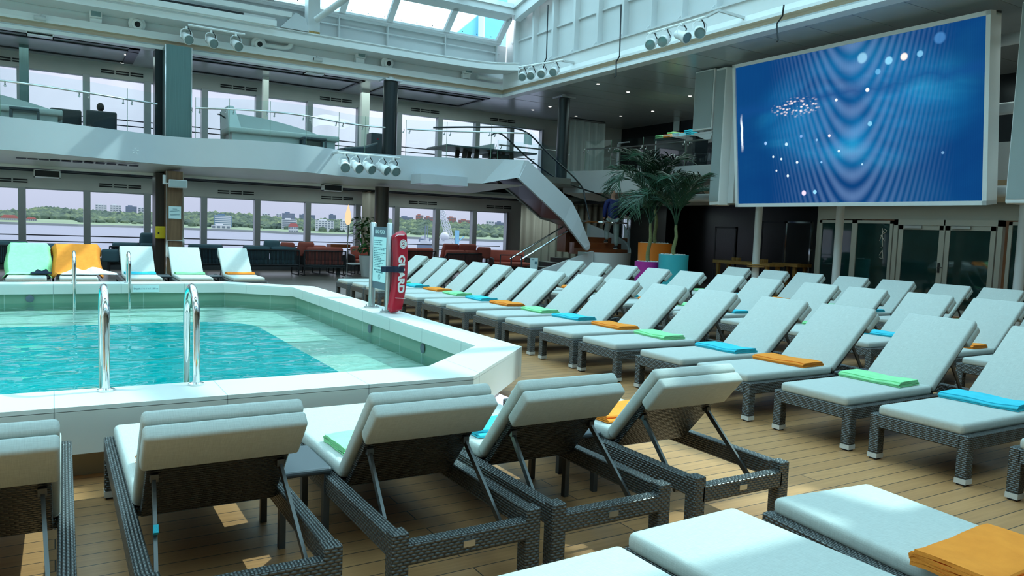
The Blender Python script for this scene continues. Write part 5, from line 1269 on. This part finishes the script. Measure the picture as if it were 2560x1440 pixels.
# coral seats near the lamp and further right
sofa(6.9, 23.5, PI, .95, 'coral rope armchair facing us left of the lamp', 'coral', SG, 1)
sofa(8.35, 23.2, PI, .8, 'coral rope armchair facing us beside the leafy plant', 'coral', SG, 1)
sofa(10.3, 22.9, .3, 1.5, 'coral rope sofa behind the rescue tube', 'coral', SG, 2)
sofa(11.35, 21.5, .25, 1.7, 'coral rope sofa with loose cushions behind the far poolside loungers', 'coral', SG, 2)
sofa(13.4, 22.6, PI*.95, 1.4, 'coral rope sofa facing us before the beige curtain', 'coral', SG, 1)
cpillow(10.9, 21.9, .78, .2, 'coral', 'coral cushion leaning high at the left of the loose pair', .6); cpillow(11.5, 21.85, .78, -.1, 'coral', 'coral cushion leaning in the middle of the coral sofa', .6); cpillow(12.05, 21.7, .76, -.4, 'coral', 'coral cushion lying at the right of the coral sofa', .45)
def lowtable(x, y, label, w=.6, z=.36):
    t = thing('low_table', label, 'table', (x, y, 0), .1, 'low lounge tables'); m = MB(); m.b2((-w/2, -.3, z-.03), (w/2, .3, z)); m.build('top', 'whiteprint' if w > .61 else 'signpale', t, bevel=.01)
    for s in (-1, 1):
        q = MB(); q.tube([(s*(w/2-.05), -.26, z-.03), (s*(w/2-.05), -.28, .02), (s*(w/2-.05), .28, .02), (s*(w/2-.05), .26, z-.03)], .015, 6); q.build('leg', 'darkmetal', t)
lowtable(7.0, 22.55-.1, 'low table with pale top left of the lamp', .62); lowtable(7.75, 21.9, 'low table with pale top nearer the lamp', .58); lowtable(4.15, 21.0, 'low dark table behind the rightmost lounger facing us', .55, .38)
lp = at(867, 694, z=0); t = thing('floor_lamp', 'slim floor lamp with a glowing flame shaped shade', 'floor lamp', (lp.x, lp.y, 0))
m = MB(); m.lathe([(.001, .02), (.14, .02), (.14, 0)], (0, 0, 0), 18); m.tube([(0, 0, .02), (0, 0, 1.0), (0, 0, 1.5)], [.014, .014, .038], 10); m.build('stem', 'steel', t)
m = MB(); m.lathe([(.035, 1.5), (.08, 1.58), (.095, 1.68), (.08, 1.80), (.04, 1.95), (.001, 2.08)], (0, 0, 0), 20); m.build('lamp_shade', 'bulb', t)
wt = thing('high_table', 'small high table with a wooden top beside the lamp', 'table', (lp.x+.1, lp.y+1.1, 0)); m = MB(); m.b2((-.3, -.2, .82), (.3, .2, .92)); m.build('top', 'stairwood', wt); m = MB(); m.b2((-.05, -.05, 0), (.05, .05, .82)); m.build('leg', 'char', wt)
# curtains
def curtain(x0, x1, y, z0, z1, mat, label, ax=0):
    m = MB(); n = int(abs(x1-x0)/.03); L = []
    for i in range(n+1):
        u = x0+(x1-x0)*i/n; w = .055*math.sin(i*.62)+.02*math.sin(i*.23); L.append(Vector((u, y+w, 0)) if ax == 0 else Vector((y+w, u, 0)))
    m.strip([Vector((p.x, p.y, z0)) for p in L], [Vector((p.x, p.y, z1)) for p in L], 0, True); tag(m.build('curtain', mat), label, 'curtain')
a, b = at(903, 600, Y=23.3), at(957, 600, Y=23.3); curtain(a.x, b.x, 23.3, .02, 2.6, 'curtain', 'beige pleated curtain between the lower windows')
a, b = at(1300, 600, Y=22.6), at(1480, 600, Y=22.6); curtain(a.x, b.x+1.5, 22.6, .02, 2.6, 'curtain', 'wide beige pleated curtain behind the staircase')
a, b = at(1422, 360, Y=21.5), at(1510, 360, Y=21.5); curtain(a.x, b.x, 21.5, ZU, 5.35, 'curtain2', 'pale grey sheer curtain on the upper deck behind the balustrade')
m = MB(); m.tube([(a.x, 21.5, 5.42), (b.x, 21.5, 5.42)], .02, 6); tag(m.build('curtain_rail', 'darkmetal'), 'curtain rail above the sheer curtain', 'rail')
# tall bar tables in front of the dark wall
def bartable(px0, px1, X, label):
    a, b = at(px0, 655, X=X), at(px1, 655, X=X); t = thing('bar_table', label, 'table', (X, (a.y+b.y)/2, 0), 0, 'pine bar tables'); w = abs(a.y-b.y)
    m = MB(); m.b2((-.3, -w/2, .82), (.3, w/2, .91)); m.build('table_top', 'benchwood', t, bevel=.008)
    for s in (-1, 1): m = MB(); m.b2((-.25, s*(w/2-.1), 0), (-.17, s*(w/2-.19), .82)); m.b2((.17, s*(w/2-.1), 0), (.25, s*(w/2-.19), .82)); m.build('leg', 'benchwood', t)
bartable(1800, 1943, 16.6, 'long pine bar table before the dark wall'); bartable(1948, 2012, 17.6, 'second pine bar table half behind the first')
for px in (1841, 1908):
    p = at(px, 646, X=16.6); m = MB()
    for k in range(5): m.b2((p.x-.05, p.y-.13+.055*k, .91), (p.x+.05, p.y-.09+.055*k, 1.0))
    tag(m.build('condiment_tray', 'benchwood'), 'small slatted tray on the pine bar table, %s one' % ('left' if px < 1900 else 'right'), 'tray', 'trays on the bar table')
# ================================================================== UPPER DECK FURNITURE
def daybed(x, y, L, label, rz=0., back=True):
    t = thing('daybed', label, 'daybed', (x, y, ZU), rz, 'shell shaped daybeds on the balcony')
    m = MB(); m.b2((-L/2, -.5, .62), (L/2, .5, .77)); m.build('mattress', 'cushion', t, bevel=.04, seg=3, smooth=True)
    m = MB(); m.b2((-L/2+.1, -.42, 0), (L/2-.1, .42, .62)); m.build('plinth', 'pale', t)
    n = 20; pr = [(-L/2+L*i/n, .77+.48*math.cos(min(1., (i/n)*1.0)*PI/2)**.75) for i in range(n+1)]
    m = MB(); A = [Vector((p[0], .52, .5)) for p in pr]; B = [Vector((p[0], .52+.12*(p[1]-.4), p[1])) for p in pr]
    m.strip(A, B); m.strip([a+Vector((0, .06, 0)) for a in A], [b+Vector((0, .06, 0)) for b in B]); m.strip(B, [b+Vector((0, .06, 0)) for b in B]); m.build('backrest_shell', 'pale', t)
    if back:
        m = MB(); m.add([(-L/2, -.5, .74), (-L/2, .52, .74), (-L/2, .56, 1.3), (-L/2, -.35, 1.3), (-L/2+.32, -.5, .74), (-L/2+.32, .52, .74), (-L/2+.16, .56, 1.3), (-L/2+.16, -.35, 1.3)], [(0, 1, 2, 3), (4, 7, 6, 5), (0, 3, 7, 4), (3, 2, 6, 7), (1, 5, 6, 2)]); m.build('headboard', 'pale', t, bevel=.03)
        m = MB(); m.tube([(-L/2, -.1, 1.0), (-L/2-.14, -.1, 1.08), (-L/2-.16, .05, 1.1)], .02, 6); m.build('handle', 'darkmetal', t)
    return t
a, b = at(562, 305, Y=20.9), at(835, 340, Y=20.9)
daybed((a.x+b.x)/2, 20.9, b.x-a.x, 'white shell daybed on the balcony right of the teal pillar')
b = at(150, 260, Y=21.0); daybed(b.x-1.4, 21.0, 2.9, 'white shell daybed on the balcony at the left edge', 0, False)
def bench(x, y, w, label):
    t = thing('slatted_bench', label, 'stool', (x, y, ZU), 0, 'dark stools on the balcony'); m = MB(); m.b2((-w/2, -.2, .58), (w/2, .2, .65)); m.build('seat', 'char', t, bevel=.02)
    for s in (-1, 1):
        for q in (-1, 1): m = MB(); m.b2((s*(w/2-.0), q*.2, 0), (s*(w/2-.05), q*.15, .58)); m.build('leg', 'char', t)
p = at(62, 280, Y=19.9); bench(p.x, 19.85, .55, 'dark low stool beside the left daybed'); p = at(790, 350, Y=20.0); bench(p.x, 20.25, .62, 'dark low stool at the foot of the right daybed')
def clubchair(x, y, label):
    t = thing('club_chair', label, 'chair', (x, y, ZU), 0, 'dark chairs facing the upper windows'); m = MB(); m.b2((-.33, -.32, .16), (.33, .35, .42)); m.build('seat', 'navy', t, bevel=.05, seg=3, smooth=True)
    m = MB(); m.box((0, -.34, .66), (.68, .12, .68), Matrix.Rotation(.12, 3, 'X')); m.build('backrest', 'char', t, bevel=.04, seg=3, smooth=True)
    for s in (-1, 1):
        for q in (-1, 1): m = MB(); m.b2((s*.32, q*.3, 0), (s*.27, q*.25, .17)); m.build('leg', 'darkmetal', t)
p = at(164, 272, Y=22.6); clubchair(p.x, 22.6, 'empty dark club chair facing the upper windows'); p2_ = at(252, 285, Y=22.3); clubchair(p2_.x, 22.3, 'dark club chair with a seated person, facing the upper windows')
sp_ = thing('person', 'dark haired person in navy jacket seated with back to us upstairs', 'person', (p2_.x, 22.42, ZU))
J = [(0, 0, .52, .14, .12), (0, -.02, .74, .15, .11), (0, .0, .94, .12, .09), (0, .02, 1.04, .052, .052), (0, .03, 1.12, .072, .085), (0, .03, 1.20, .07, .08), (-.2, .02, .9, .06, .06), (-.26, .05, .64, .045, .045), (-.2, .28, .55, .034, .032), (.2, .02, .9, .06, .06), (.27, .05, .62, .045, .045), (.2, .28, .55, .034, .032), (-.1, .1, .50, .09, .085), (-.11, .45, .48, .065, .06), (-.11, .47, .1, .045, .045), (.1, .1, .50, .09, .085), (.11, .45, .48, .065, .06), (.11, .47, .1, .045, .045)]
E_ = [(0, 1), (1, 2), (2, 3), (3, 4), (4, 5), (2, 6), (6, 7), (7, 8), (2, 9), (9, 10), (10, 11), (0, 12), (12, 13), (13, 14), (0, 15), (15, 16), (16, 17)]
skin_body('body', J, E_, 'skin', sp_); jk = [(*j[:3], j[3]*1.12+.012, j[4]*1.12+.012) for j in J]
skin_body('jacket', [jk[i] for i in (0, 1, 2, 6, 7, 8, 9, 10, 11)], [(0, 1), (1, 2), (2, 3), (3, 4), (4, 5), (2, 6), (6, 7), (7, 8)], 'navy', sp_)
skin_body('trousers', [jk[i] for i in (0, 12, 13, 14, 15, 16, 17)], [(0, 1), (1, 2), (2, 3), (0, 4), (4, 5), (5, 6)], 'navy', sp_)
m = MB(); m.ball((0, .015, 1.15), (.088, .10, .115), 14, 10); m.build('hair', 'hair', sp_)
hand('hand', (-.2, .29, .55), (.1, 1, -.2), (1, 0, 0), 'skin', sp_); hand('hand', (.2, .29, .55), (-.1, 1, -.2), (1, 0, 0), 'skin', sp_)
# table tennis table
a, b = at(1078, 372, Y=20.9), at(1325, 386, Y=20.9); cx = (a.x+b.x)/2
t = thing('table_tennis_table', 'dark table tennis table with a net on the balcony above the stairs', 'table', (cx, 20.9, ZU)); w = (b.x-a.x)*.9
m = MB(); m.b2((-w/2, -.7, .80), (w/2, .7, .84)); m.build('table_top', 'tabletop', t)
m = MB(); m.b2((-.02, -.75, .84), (.0, .75, .99)); m.build('net', 'speaker', t)
m = MB(); m.b2((.1, -.2, .63), (w*.32, .2, .75)); m.build('underframe', 'char', t)
for x in (-w*.27, -w*.14, w*.17, w*.32): m = MB(); m.bar((x, -.25, 0), (x+.12*(-1 if x > 0 else 1), -.25, .80), .13, .06, (0, 1, 0)); m.bar((x, .25, 0), (x+.12*(-1 if x > 0 else 1), .25, .80), .13, .06, (0, 1, 0)); m.build('leg', 'darkwood', t)
# dark console and folded covers left of the round column
a = at(940, 350, Y=21.2); t = thing('console', 'dark upright console with small buttons left of the dark column', 'console', (a.x, 21.2, ZU)); m = MB(); m.b2((-.22, -.2, 0), (.22, .2, 1.05)); m.build('body', 'char', t, bevel=.02); m = MB(); m.b2((-.05, -.205, .85), (.0, -.2, .9)); m.build('button', 'red', t); m = MB(); m.b2((-.2, -.206, .1), (-.12, -.2, .75)); m.build('side_strip', 'navy', t)
a = at(893, 370, Y=20.9); t = thing('covered_lounger', 'dark covered furniture low on the balcony beside the console', 'furniture', (a.x, 20.9, ZU)); m = MB(); m.prism([(-.5, .0), (.5, .0), (.5, .75), (.1, .60), (-.5, .52)], -.35, .35, fn=lambda v: Vector((v.x, v.z, v.y))); m.build('cover', 'char', t, bevel=.05)
# towel station upstairs, forward
a, b = at(1645, 345, X=15.6), at(1742, 340, X=15.6); zc = (a.z+b.z)/2
t = thing('towel_counter', 'dark glass counter holding stacks of towels behind the forward balustrade', 'counter', (15.8, (a.y+b.y)/2, ZU)); wv = abs(a.y-b.y)
m = MB(); m.b2((-.25, -wv/2, 0), (.25, wv/2, zc-ZU-.06)); m.build('body', 'deepdark', t); m = MB(); m.b2((-.3, -wv/2-.05, zc-ZU-.06), (.3, wv/2+.05, zc-ZU)); m.build('counter_top', 'darkglass', t)
for k, (px, c, n) in enumerate(((1655, 'green', 2), (1675, 'orange', 2), (1698, 'blue', 2), (1684, 'green', 4), (1706, 'orange', 3), (1727, 'blue', 4))):
    back = k > 2; p = at(px, 340, X=15.95 if back else 15.65)
    for j in range(n):
        o = bpy.data.objects.new('folded_towel', TM[(c, 0)]); C.objects.link(o); o.scale = (.9, .5, .8); o.location = (15.95 if back else 15.65, p.y, zc+.002+.055*j+(0 if not back else .0))
        tag(o, 'folded %s towel on the upstairs counter, %s row, %s from the bottom' % (c, 'rear' if back else 'front', ORD[j]), 'towel', 'towels on the upstairs counter')
wn_ = at(1690, 315, X=19.35); m = MB(); m.b2((19.36, wn_.y-.15, wn_.z-.2), (19.38, wn_.y+.15, wn_.z+.2)); tag(m.build('wall_notice', 'signpale'), 'small pale notice on the dark upper wall above the towels', 'notice')
# frames with reflections behind the forward balustrade: glass partition posts
for k, px in enumerate((1640, 1712, 1545)):
    p = at(px, 380, X=17.5); t = thing('partition_post', 'slim white partition post upstairs behind the palms, %s of three' % ('middle', 'right', 'left')[k], 'post', (17.5, p.y, ZU), 0, 'partition posts'); m = MB(); m.b2((-.03, -.03, 0), (.03, .03, 1.7)); m.build('upright', 'whitegloss', t); m = MB(); m.b2((-.03, -.6, 1.66), (.03, .03, 1.7)); m.build('top_bar', 'whitegloss', t)
# round fan unit on the fascia behind the palms
p = at(1716, 452, X=14.7); t = thing('wall_projector', 'white wall mounted projector with a round lens behind the palms', 'projector', p); m = MB(); m.b2((-.25, -.45, -.2), (.12, .3, .2)); m.build('body', 'white', t, bevel=.06, seg=3); m = MB(); m.lathe([(.001, 0), (.13, .02), (.16, -.02)], (-.255, .15, 0), 20, axis=Matrix.Rotation(-PI/2, 3, 'Y')); m.build('lens', 'speaker', t)
# ================================================================== OUTSIDE
ZS = -20.
def seamat():
    m, nt = nt_of('fjord_water'); g = N(nt); co = g.coord('Object', (.02, .06, 1))
    a = g.n('ShaderNodeTexNoise', i_Vector=co, i_Scale=1., i_Detail=6.)
    b = g.n('ShaderNodeTexNoise', i_Vector=g.coord('Object', (.002, .006, 1)), i_Scale=1., i_Detail=4.)
    c = g.mix(g.math('ADD', g.math('MULTIPLY', a.outputs[0], .5), g.math('MULTIPLY', b.outputs[0], .5)), (.155, .17, .23), (.22, .24, .31))
    g.out(g.bsdf(c, .35, 0, .3, g.bump(a.outputs[0], .4, .5))); return m
M['sea'] = seamat()
m = MB(); m.add([(-3000, 26, ZS), (7000, 26, ZS), (7000, 5200, ZS), (-3000, 5200, ZS)], [(0, 1, 2, 3)]); struct(m.build('sea', 'sea'))
def treesmat():
    m, nt = nt_of('woodland'); g = N(nt); co = g.coord('Object')
    a = g.n('ShaderNodeTexNoise', i_Vector=co, i_Scale=.018, i_Detail=3.); b = g.n('ShaderNodeTexNoise', i_Vector=co, i_Scale=.07, i_Detail=4.)
    c = g.ramp(g.math('ADD', g.math('MULTIPLY', a.outputs[0], .55), g.math('MULTIPLY', b.outputs[0], .45)), [(.36, (.06, .09, .085)), (.5, (.10, .145, .105)), (.62, (.17, .225, .125)), (.72, (.26, .31, .15))])  # distance haze is put into these muted greens
    g.out(g.bsdf(c, .95, 0, .05)); return m
M['trees'] = treesmat(); M['grass'] = plain('shore_grass', (.24, .33, .21), .95, var=.15, vs=.01); M['quay'] = plain('quay_stone', (.30, .33, .32), .9, var=.1, vs=.05)
# shoreline and skyline pixels of the photograph, turned into a hill at its true distance
shore = [(-160, 557), (0, 560), (200, 566), (360, 570), (480, 575), (640, 581), (780, 588), (900, 592), (1050, 598), (1200, 603), (1300, 607), (1450, 612)]
crest = [(-160, 528), (0, 527), (63, 522), (100, 518), (160, 521), (215, 525), (290, 527), (360, 531), (460, 532), (520, 527), (580, 529), (640, 536), (700, 541), (770, 546), (850, 548), (900, 549), (1000, 546), (1080, 548), (1130, 553), (1200, 560), (1270, 563), (1450, 570)]
def interp(P, x):
    for (a, b), (c, d) in zip(P[:-1], P[1:]):
        if a <= x <= c: return b+(d-b)*(x-a)/(c-a)
    return P[-1][1]
def shp(px):
    p = at(px, interp(shore, px), z=ZS); return p
fm = MB(); gm = MB(); rr = random.Random(11)
NXH = 90; row0 = []; row1 = []; row2 = []
for i in range(NXH+1):
    px = -160+1600*i/NXH; s = shp(px); d = Vector((s.x, s.y, 0)).normalized(); dist = math.hypot(s.x, s.y)
    c = at(px, interp(crest, px)+4, z=ZS+1); d2 = CF*FPX+CR*(px-1280)-CU*(interp(crest, px)+13-720); back = dist+420; hz = CH+d2.z*back/math.hypot(d2.x, d2.y)
    row0.append(Vector((s.x, s.y, ZS))); row1.append(Vector((d.x*(dist+60), d.y*(dist+60), ZS+6))); row2.append(Vector((d.x*back, d.y*back, hz)))
gm.strip(row0, row1); gm.strip(row1, row2); struct(gm.build('shore_hill', 'grass'))
qm = MB(); qm.strip([p+Vector((0, -4, 0)) for p in row0], [p+Vector((0, -4, 3.5)) for p in row0]); qm.strip([p+Vector((0, -4, 3.5)) for p in row0], [p+Vector((0, 4, 3.5)) for p in row0]); struct(qm.build('quay', 'quay'))
ico = bmesh.new(); bmesh.ops.create_icosphere(ico, subdivisions=1, radius=1.); iv = [v.co.copy() for v in ico.verts]; iff = [[v.index for v in f.verts] for f in ico.faces]; ico.free()
for k in range(4200):
    u = rr.random()*NXH; i = min(int(u), NXH-1); f = u-i; px = -160+1600*u/NXH; t = rr.random()**.8
    if px < 190 and t < .22: continue
    A = row1[i].lerp(row1[i+1], f); B = row2[i].lerp(row2[i+1], f); p = A.lerp(B, t)
    rad = rr.uniform(5, 11)*(.8+.4*t); q = Matrix.Rotation(rr.random()*6, 3, 'Z')
    fm.add([q @ Vector((v.x*rad*1.15, v.y*rad, v.z*rad*rr.uniform(.8, 1.05)))+p+Vector((0, 0, rad*.15)) for v in iv], iff, 0, True)
o = fm.build('forest', 'trees'); tag(o, 'wooded hillside of spring trees along the far shore', 'forest', None, 'stuff')
M['bl_white'] = plain('white_facade', (.62, .64, .66), .7, var=.03, vs=.05); M['bl_glass'] = plain('blue_glass_facade', (.14, .24, .33), .3, var=.08, vs=.05); M['bl_red'] = plain('brick_facade', (.42, .20, .17), .8, var=.08, vs=.05); M['bl_blue'] = plain('slate_facade', (.17, .22, .30), .6, var=.06, vs=.05); M['bl_roof'] = plain('red_roof', (.45, .14, .13), .8, var=.06, vs=.05); M['bl_win'] = plain('window_band', (.18, .22, .27), .3, var=.06, vs=.05)
def building(px0, px1, pt, pb, depth, mat, label, bands=3, cols=0, roof=None, grp='buildings on the far shore'):
    """a block seen between two pixel columns, set back 'depth' metres behind the shoreline"""
    pc = (px0+px1)/2; s = shp(pc); d = Vector((s.x, s.y, 0)).normalized(); R = math.hypot(s.x, s.y)+depth
    def hit(px, py):
        v = CF*FPX+CR*(px-1280)-CU*(py-720); k = R/(v.x*d.x+v.y*d.y); return Vector((0, 0, CH))+v*k
    a, b, c = hit(px0, pb), hit(px1, pb), hit(pc, pt); w = (Vector((b.x-a.x, b.y-a.y, 0))).length; z0, z1 = (a.z+b.z)/2, c.z
    t = thing('building', label, 'building', ((a.x+b.x)/2, (a.y+b.y)/2, z0), math.atan2(b.y-a.y, b.x-a.x), grp); h = z1-z0
    m = MB(); m.b2((-w/2, 0, -12), (w/2, 18, h)); m.build('wall', mat, t)
    for k in range(bands):
        z = h*(k+.35)/bands; q = MB()
        if cols:
            for j in range(cols): q.b2((-w/2+w*(j+.2)/cols, -.3, z), (-w/2+w*(j+.8)/cols, 0, z+h*.45/bands))
        else: q.b2((-w/2+w*.04, -.3, z), (w/2-w*.04, 0, z+h*.42/bands))
        q.build('window_band', 'bl_win' if mat != 'bl_glass' else 'bl_white', t)
    q = MB()
    if roof: q.prism([(-w*.55, h), (w*.55, h), (w*.3, h+roof), (-w*.3, h+roof)], -1, 19, fn=lambda v: Vector((v.x, v.z, v.y))); q.build('roof', 'bl_roof', t)
    else: q.b2((-w*.3, 4, h), (w*.1, 12, h+2.5)); q.build('roof_hut', mat, t)
for a in ((238, 267, 512, 528, 430, 'bl_white', 'white and slate towers on the hill crest, leftmost of the pale group', 3, 4), (275, 303, 513, 529, 430, 'bl_white', 'pale tower block on the crest, second of the pale group', 3, 4), (314, 342, 516, 529, 430, 'bl_blue', 'slate topped block on the crest, third of the pale group', 2, 3), (345, 361, 519, 530, 430, 'bl_white', 'pale block on the crest beside the window frame', 2, 2),
          (535, 580, 538, 562, 60, 'bl_glass', 'wide blue glass office block near the shore', 5, 0), (528, 577, 563, 574, 20, 'bl_white', 'low white annexe under the blue glass block', 1, 4),
          (705, 737, 533, 548, 120, 'bl_blue', 'tall slate block standing above a white one', 4, 0), (704, 742, 549, 572, 90, 'bl_white', 'white banded block under the slate block', 5, 0),
          (788, 834, 551, 573, 60, 'bl_white', 'long white office block near the lamp', 4, 6), (850, 874, 552, 575, 60, 'bl_white', 'white office block partly behind the lamp', 4, 4), (822, 840, 537, 545, 430, 'bl_blue', 'small slate block on the crest above the white office', 2, 2), (748, 788, 537, 544, 430, 'bl_blue', 'low slate block on the crest', 1, 5), (655, 675, 534, 543, 440, 'bl_white', 'small pale block on the crest left of the slate tower', 2, 3), (690, 704, 535, 544, 440, 'bl_white', 'narrow pale block on the crest beside the slate tower', 2, 2),
          (995, 1033, 543, 556, 430, 'bl_blue', 'long grey green block on the crest behind the rescue tube', 2, 6), (1039, 1058, 538, 560, 430, 'bl_red', 'tall brick block on the crest', 3, 3), (1060, 1082, 543, 556, 430, 'bl_red', 'stepped brick block on the crest beside the mullion', 2, 3), (1118, 1140, 544, 556, 430, 'bl_red', 'brick block on the crest behind the crane boom', 2, 3), (1146, 1176, 550, 557, 430, 'bl_red', 'long low brick block on the crest', 1, 6), (1215, 1235, 553, 560, 430, 'bl_white', 'small white block above the trees in the right window', 1, 3), (1237, 1262, 556, 563, 430, 'bl_blue', 'dark block above the trees in the right window', 1, 3)): building(*a)
building(721, 746, 567, 582, 15, 'bl_white', 'white villa with a red roof at the water', 2, 4, 6); building(0, 47, 545, 552, 60, 'bl_white', 'long white hall with a red roof at the left shore', 1, 10, 5); building(65, 92, 548, 553, 60, 'bl_white', 'low white house with a red roof near the left shore', 1, 5, 3)
p = at(1000, 568, z=ZS+4); 
def boat(px, py, L, hull, label, z=ZS, cab=True):
    p = at(px, py, z=z); t = thing('boat', label, 'boat', p, 0, 'boats in the harbour'); k = L
    m = MB(); m.prism([(-k/2, -3), (k*.4, -3), (k*.55, 0), (k*.4, 3), (-k/2, 3)], -.5, 4, fn=None); m.build('hull', hull, t)
    if cab: m = MB(); m.b2((-k*.3, -2, 4), (k*.1, 2, 8)); m.build('cabin', 'bl_white', t)
    m = MB(); m.tube([(0, 0, 6), (0, 0, 22)], .4, 5); m.build('mast', 'bl_blue', t)
boat(1062, 604, 16, 'bl_blue', 'dark blue workboat left of the crane'); boat(1068, 612, 12, 'bl_white', 'white launch below the blue workboat'); boat(1062, 622, 14, 'bl_blue', 'blue roofed barge low in the harbour window'); boat(1108, 608, 14, 'bl_white', 'white vessel moored behind the crane')
ds = at(1010, 575, z=ZS+2); 
# floating crane
p = at(1130, 628, z=ZS); cr_ = thing('floating_crane', 'white lattice boom crane on a barge in the harbour', 'crane', p); d = Vector((p.x, p.y, 0)).length
top = CF*FPX+CR*(1103-1280)-CU*(522-720); kk = (p.x*top.x+p.y*top.y)/(top.x**2+top.y**2); tp_ = Vector((0, 0, CH))+top*kk-p
m = MB(); b0 = Vector((0, 0, 4)); s1 = Vector((2.2, 0, 0)); s2 = Vector((0, 2.2, 0)); dirv = tp_-b0
for sx in (-1, 1):
    for sy in (-1, 1): m.tube([b0+s1*sx+s2*sy, b0+dirv*.6+s1*sx*1.3+s2*sy, tp_+s1*sx*.5+s2*sy*.5], .38, 4)
for k in range(14):
    a, b = b0+dirv*(k/14), b0+dirv*((k+1)/14)
    for sy in (-1, 1): m.tube([a-s1*1.2+s2*sy, b+s1*1.2+s2*sy], .25, 4); m.tube([a+s1*1.2+s2*sy, b-s1*1.2+s2*sy], .25, 4)
m.build('boom', 'bl_white', cr_)
m = MB(); m.b2((-14, -5, 0), (8, 5, 4)); m.b2((-9, -3, 4), (-2, 3, 10)); m.build('barge', 'bl_white', cr_); M['bl_cyan'] = plain('pale_blue_steel', (.25, .55, .72), .5)
m = MB(); m.b2((3, -1.5, 2), (6, 1.5, 19)); m.tube([(5, 0, 8), (12, 0, 14)], .5, 5); m.build('blue_post', 'bl_cyan', cr_); m = MB(); m.ball((-8, 0, 13), 4, 12, 8); m.build('dome', 'bl_white', cr_)
# outside structure seen through the roof: pale blue wind screen and mast
t = thing('wind_screen', 'pale blue slanted screen with a white mast seen through the roof glass', 'screen', (0, 0, 0)); M['bl_sky'] = plain('pale_blue_panel', (.22, .52, .78), .5)
a, b, c = at(1118, 88, Y=24.5), at(1248, 112, Y=24.5), at(1248, 30, Y=24.5)
m = MB(); m.prism([(a.x, a.z-.2), (b.x+.5, b.z-.4), (b.x+.5, c.z+1.0), (a.x+.9, a.z+.62)], 24.5, 24.7, fn=lambda v: Vector((v.x, v.z, v.y))); m.build('panel', 'bl_sky', t)
q = at(1203, 80, Y=24.3); m = MB(); m.tube([(q.x, 24.2, 5.95), (q.x, 24.35, q.z+2)], .12, 10); m.build('mast', 'white', t)
# ================================================================== LIGHT
w = bpy.data.worlds.new('sky'); SC.world = w; w.use_nodes = True; g = N(w.node_tree); w.node_tree.nodes.clear()
tc = g.n('ShaderNodeTexCoord'); sx = g.n('ShaderNodeSeparateXYZ'); g.link(tc.outputs['Generated'], sx.inputs[0])
nz = g.n('ShaderNodeTexNoise', i_Vector=tc.outputs['Generated'], i_Scale=3.2, i_Detail=6., i_Distortion=.4)
blue = g.ramp(sx.outputs[2], [(.0, (.305, .33, .40)), (.16, (.34, .37, .44)), (.42, (.62, .80, .92)), (1., (.50, .74, .90))])
cl = g.ramp(nz.outputs[0], [(.40, (0, 0, 0)), (.60, (1, 1, 1))])
col = g.mix(g.math('MULTIPLY', g.math('MULTIPLY', cl, .8), g.math('MULTIPLY', sx.outputs[2], 2.4, clamp=True)), blue, (.97, .98, 1.))
bg = g.n('ShaderNodeBackground'); g.link(col, bg.inputs[0]); bg.inputs[1].default_value = SKY
o = g.n('ShaderNodeOutputWorld'); g.link(bg.outputs[0], o.inputs[0])
sd = bpy.data.lights.new('sun', 'SUN'); sd.energy = SUN; sd.angle = math.radians(.6); sd.color = (1., .97, .90)
so_ = bpy.data.objects.new('sun', sd); C.objects.link(so_)
sv = Vector(SUNV).normalized(); so_.rotation_euler = sv.to_track_quat('Z', 'Y').to_euler()
# added fill lights without fixtures, brightening lounge, upper deck and forward area
def area(name, x, y, z, sx_, sy_, en, col=(.74, 1., .97)):
    l = bpy.data.lights.new(name, 'AREA'); l.shape = 'RECTANGLE'; l.size = sx_; l.size_y = sy_; l.energy = en; l.color = col
    o = bpy.data.objects.new(name, l); C.objects.link(o); o.location = (x, y, z); return o
for (x, y, z, a, b, e) in ((16.5, 16.0, 5.6, 3, 6, 110), (16.5, 7, 5.6, 3, 7, 90), (1, 22.6, 2.55, 9, 1.2, 22), (9, 22.6, 2.55, 6, 1.2, 22), (15.9, 10, 2.45, 1, 6, 10), (14.6, 21.6, 2.45, 1.5, .8, 18), (2, 22.4, 5.6, 10, 1.2, 35), (10, 22.4, 5.6, 6, 1.2, 30)): area('fill_light', x, y, z, a, b, e)
SC.view_settings.view_transform = 'Standard'; SC.view_settings.look = 'None'; SC.view_settings.gamma = 1; SC.view_settings.use_curve_mapping = False
SC.view_settings.exposure = EXPO
SC.cycles.max_bounces = 10; SC.cycles.transparent_max_bounces = 24; SC.cycles.diffuse_bounces = 6; SC.cycles.glossy_bounces = 4; SC.cycles.caustics_reflective = False; SC.cycles.caustics_refractive = False
SC.cycles.use_denoising = True; SC.cycles.sample_clamp_indirect = 6
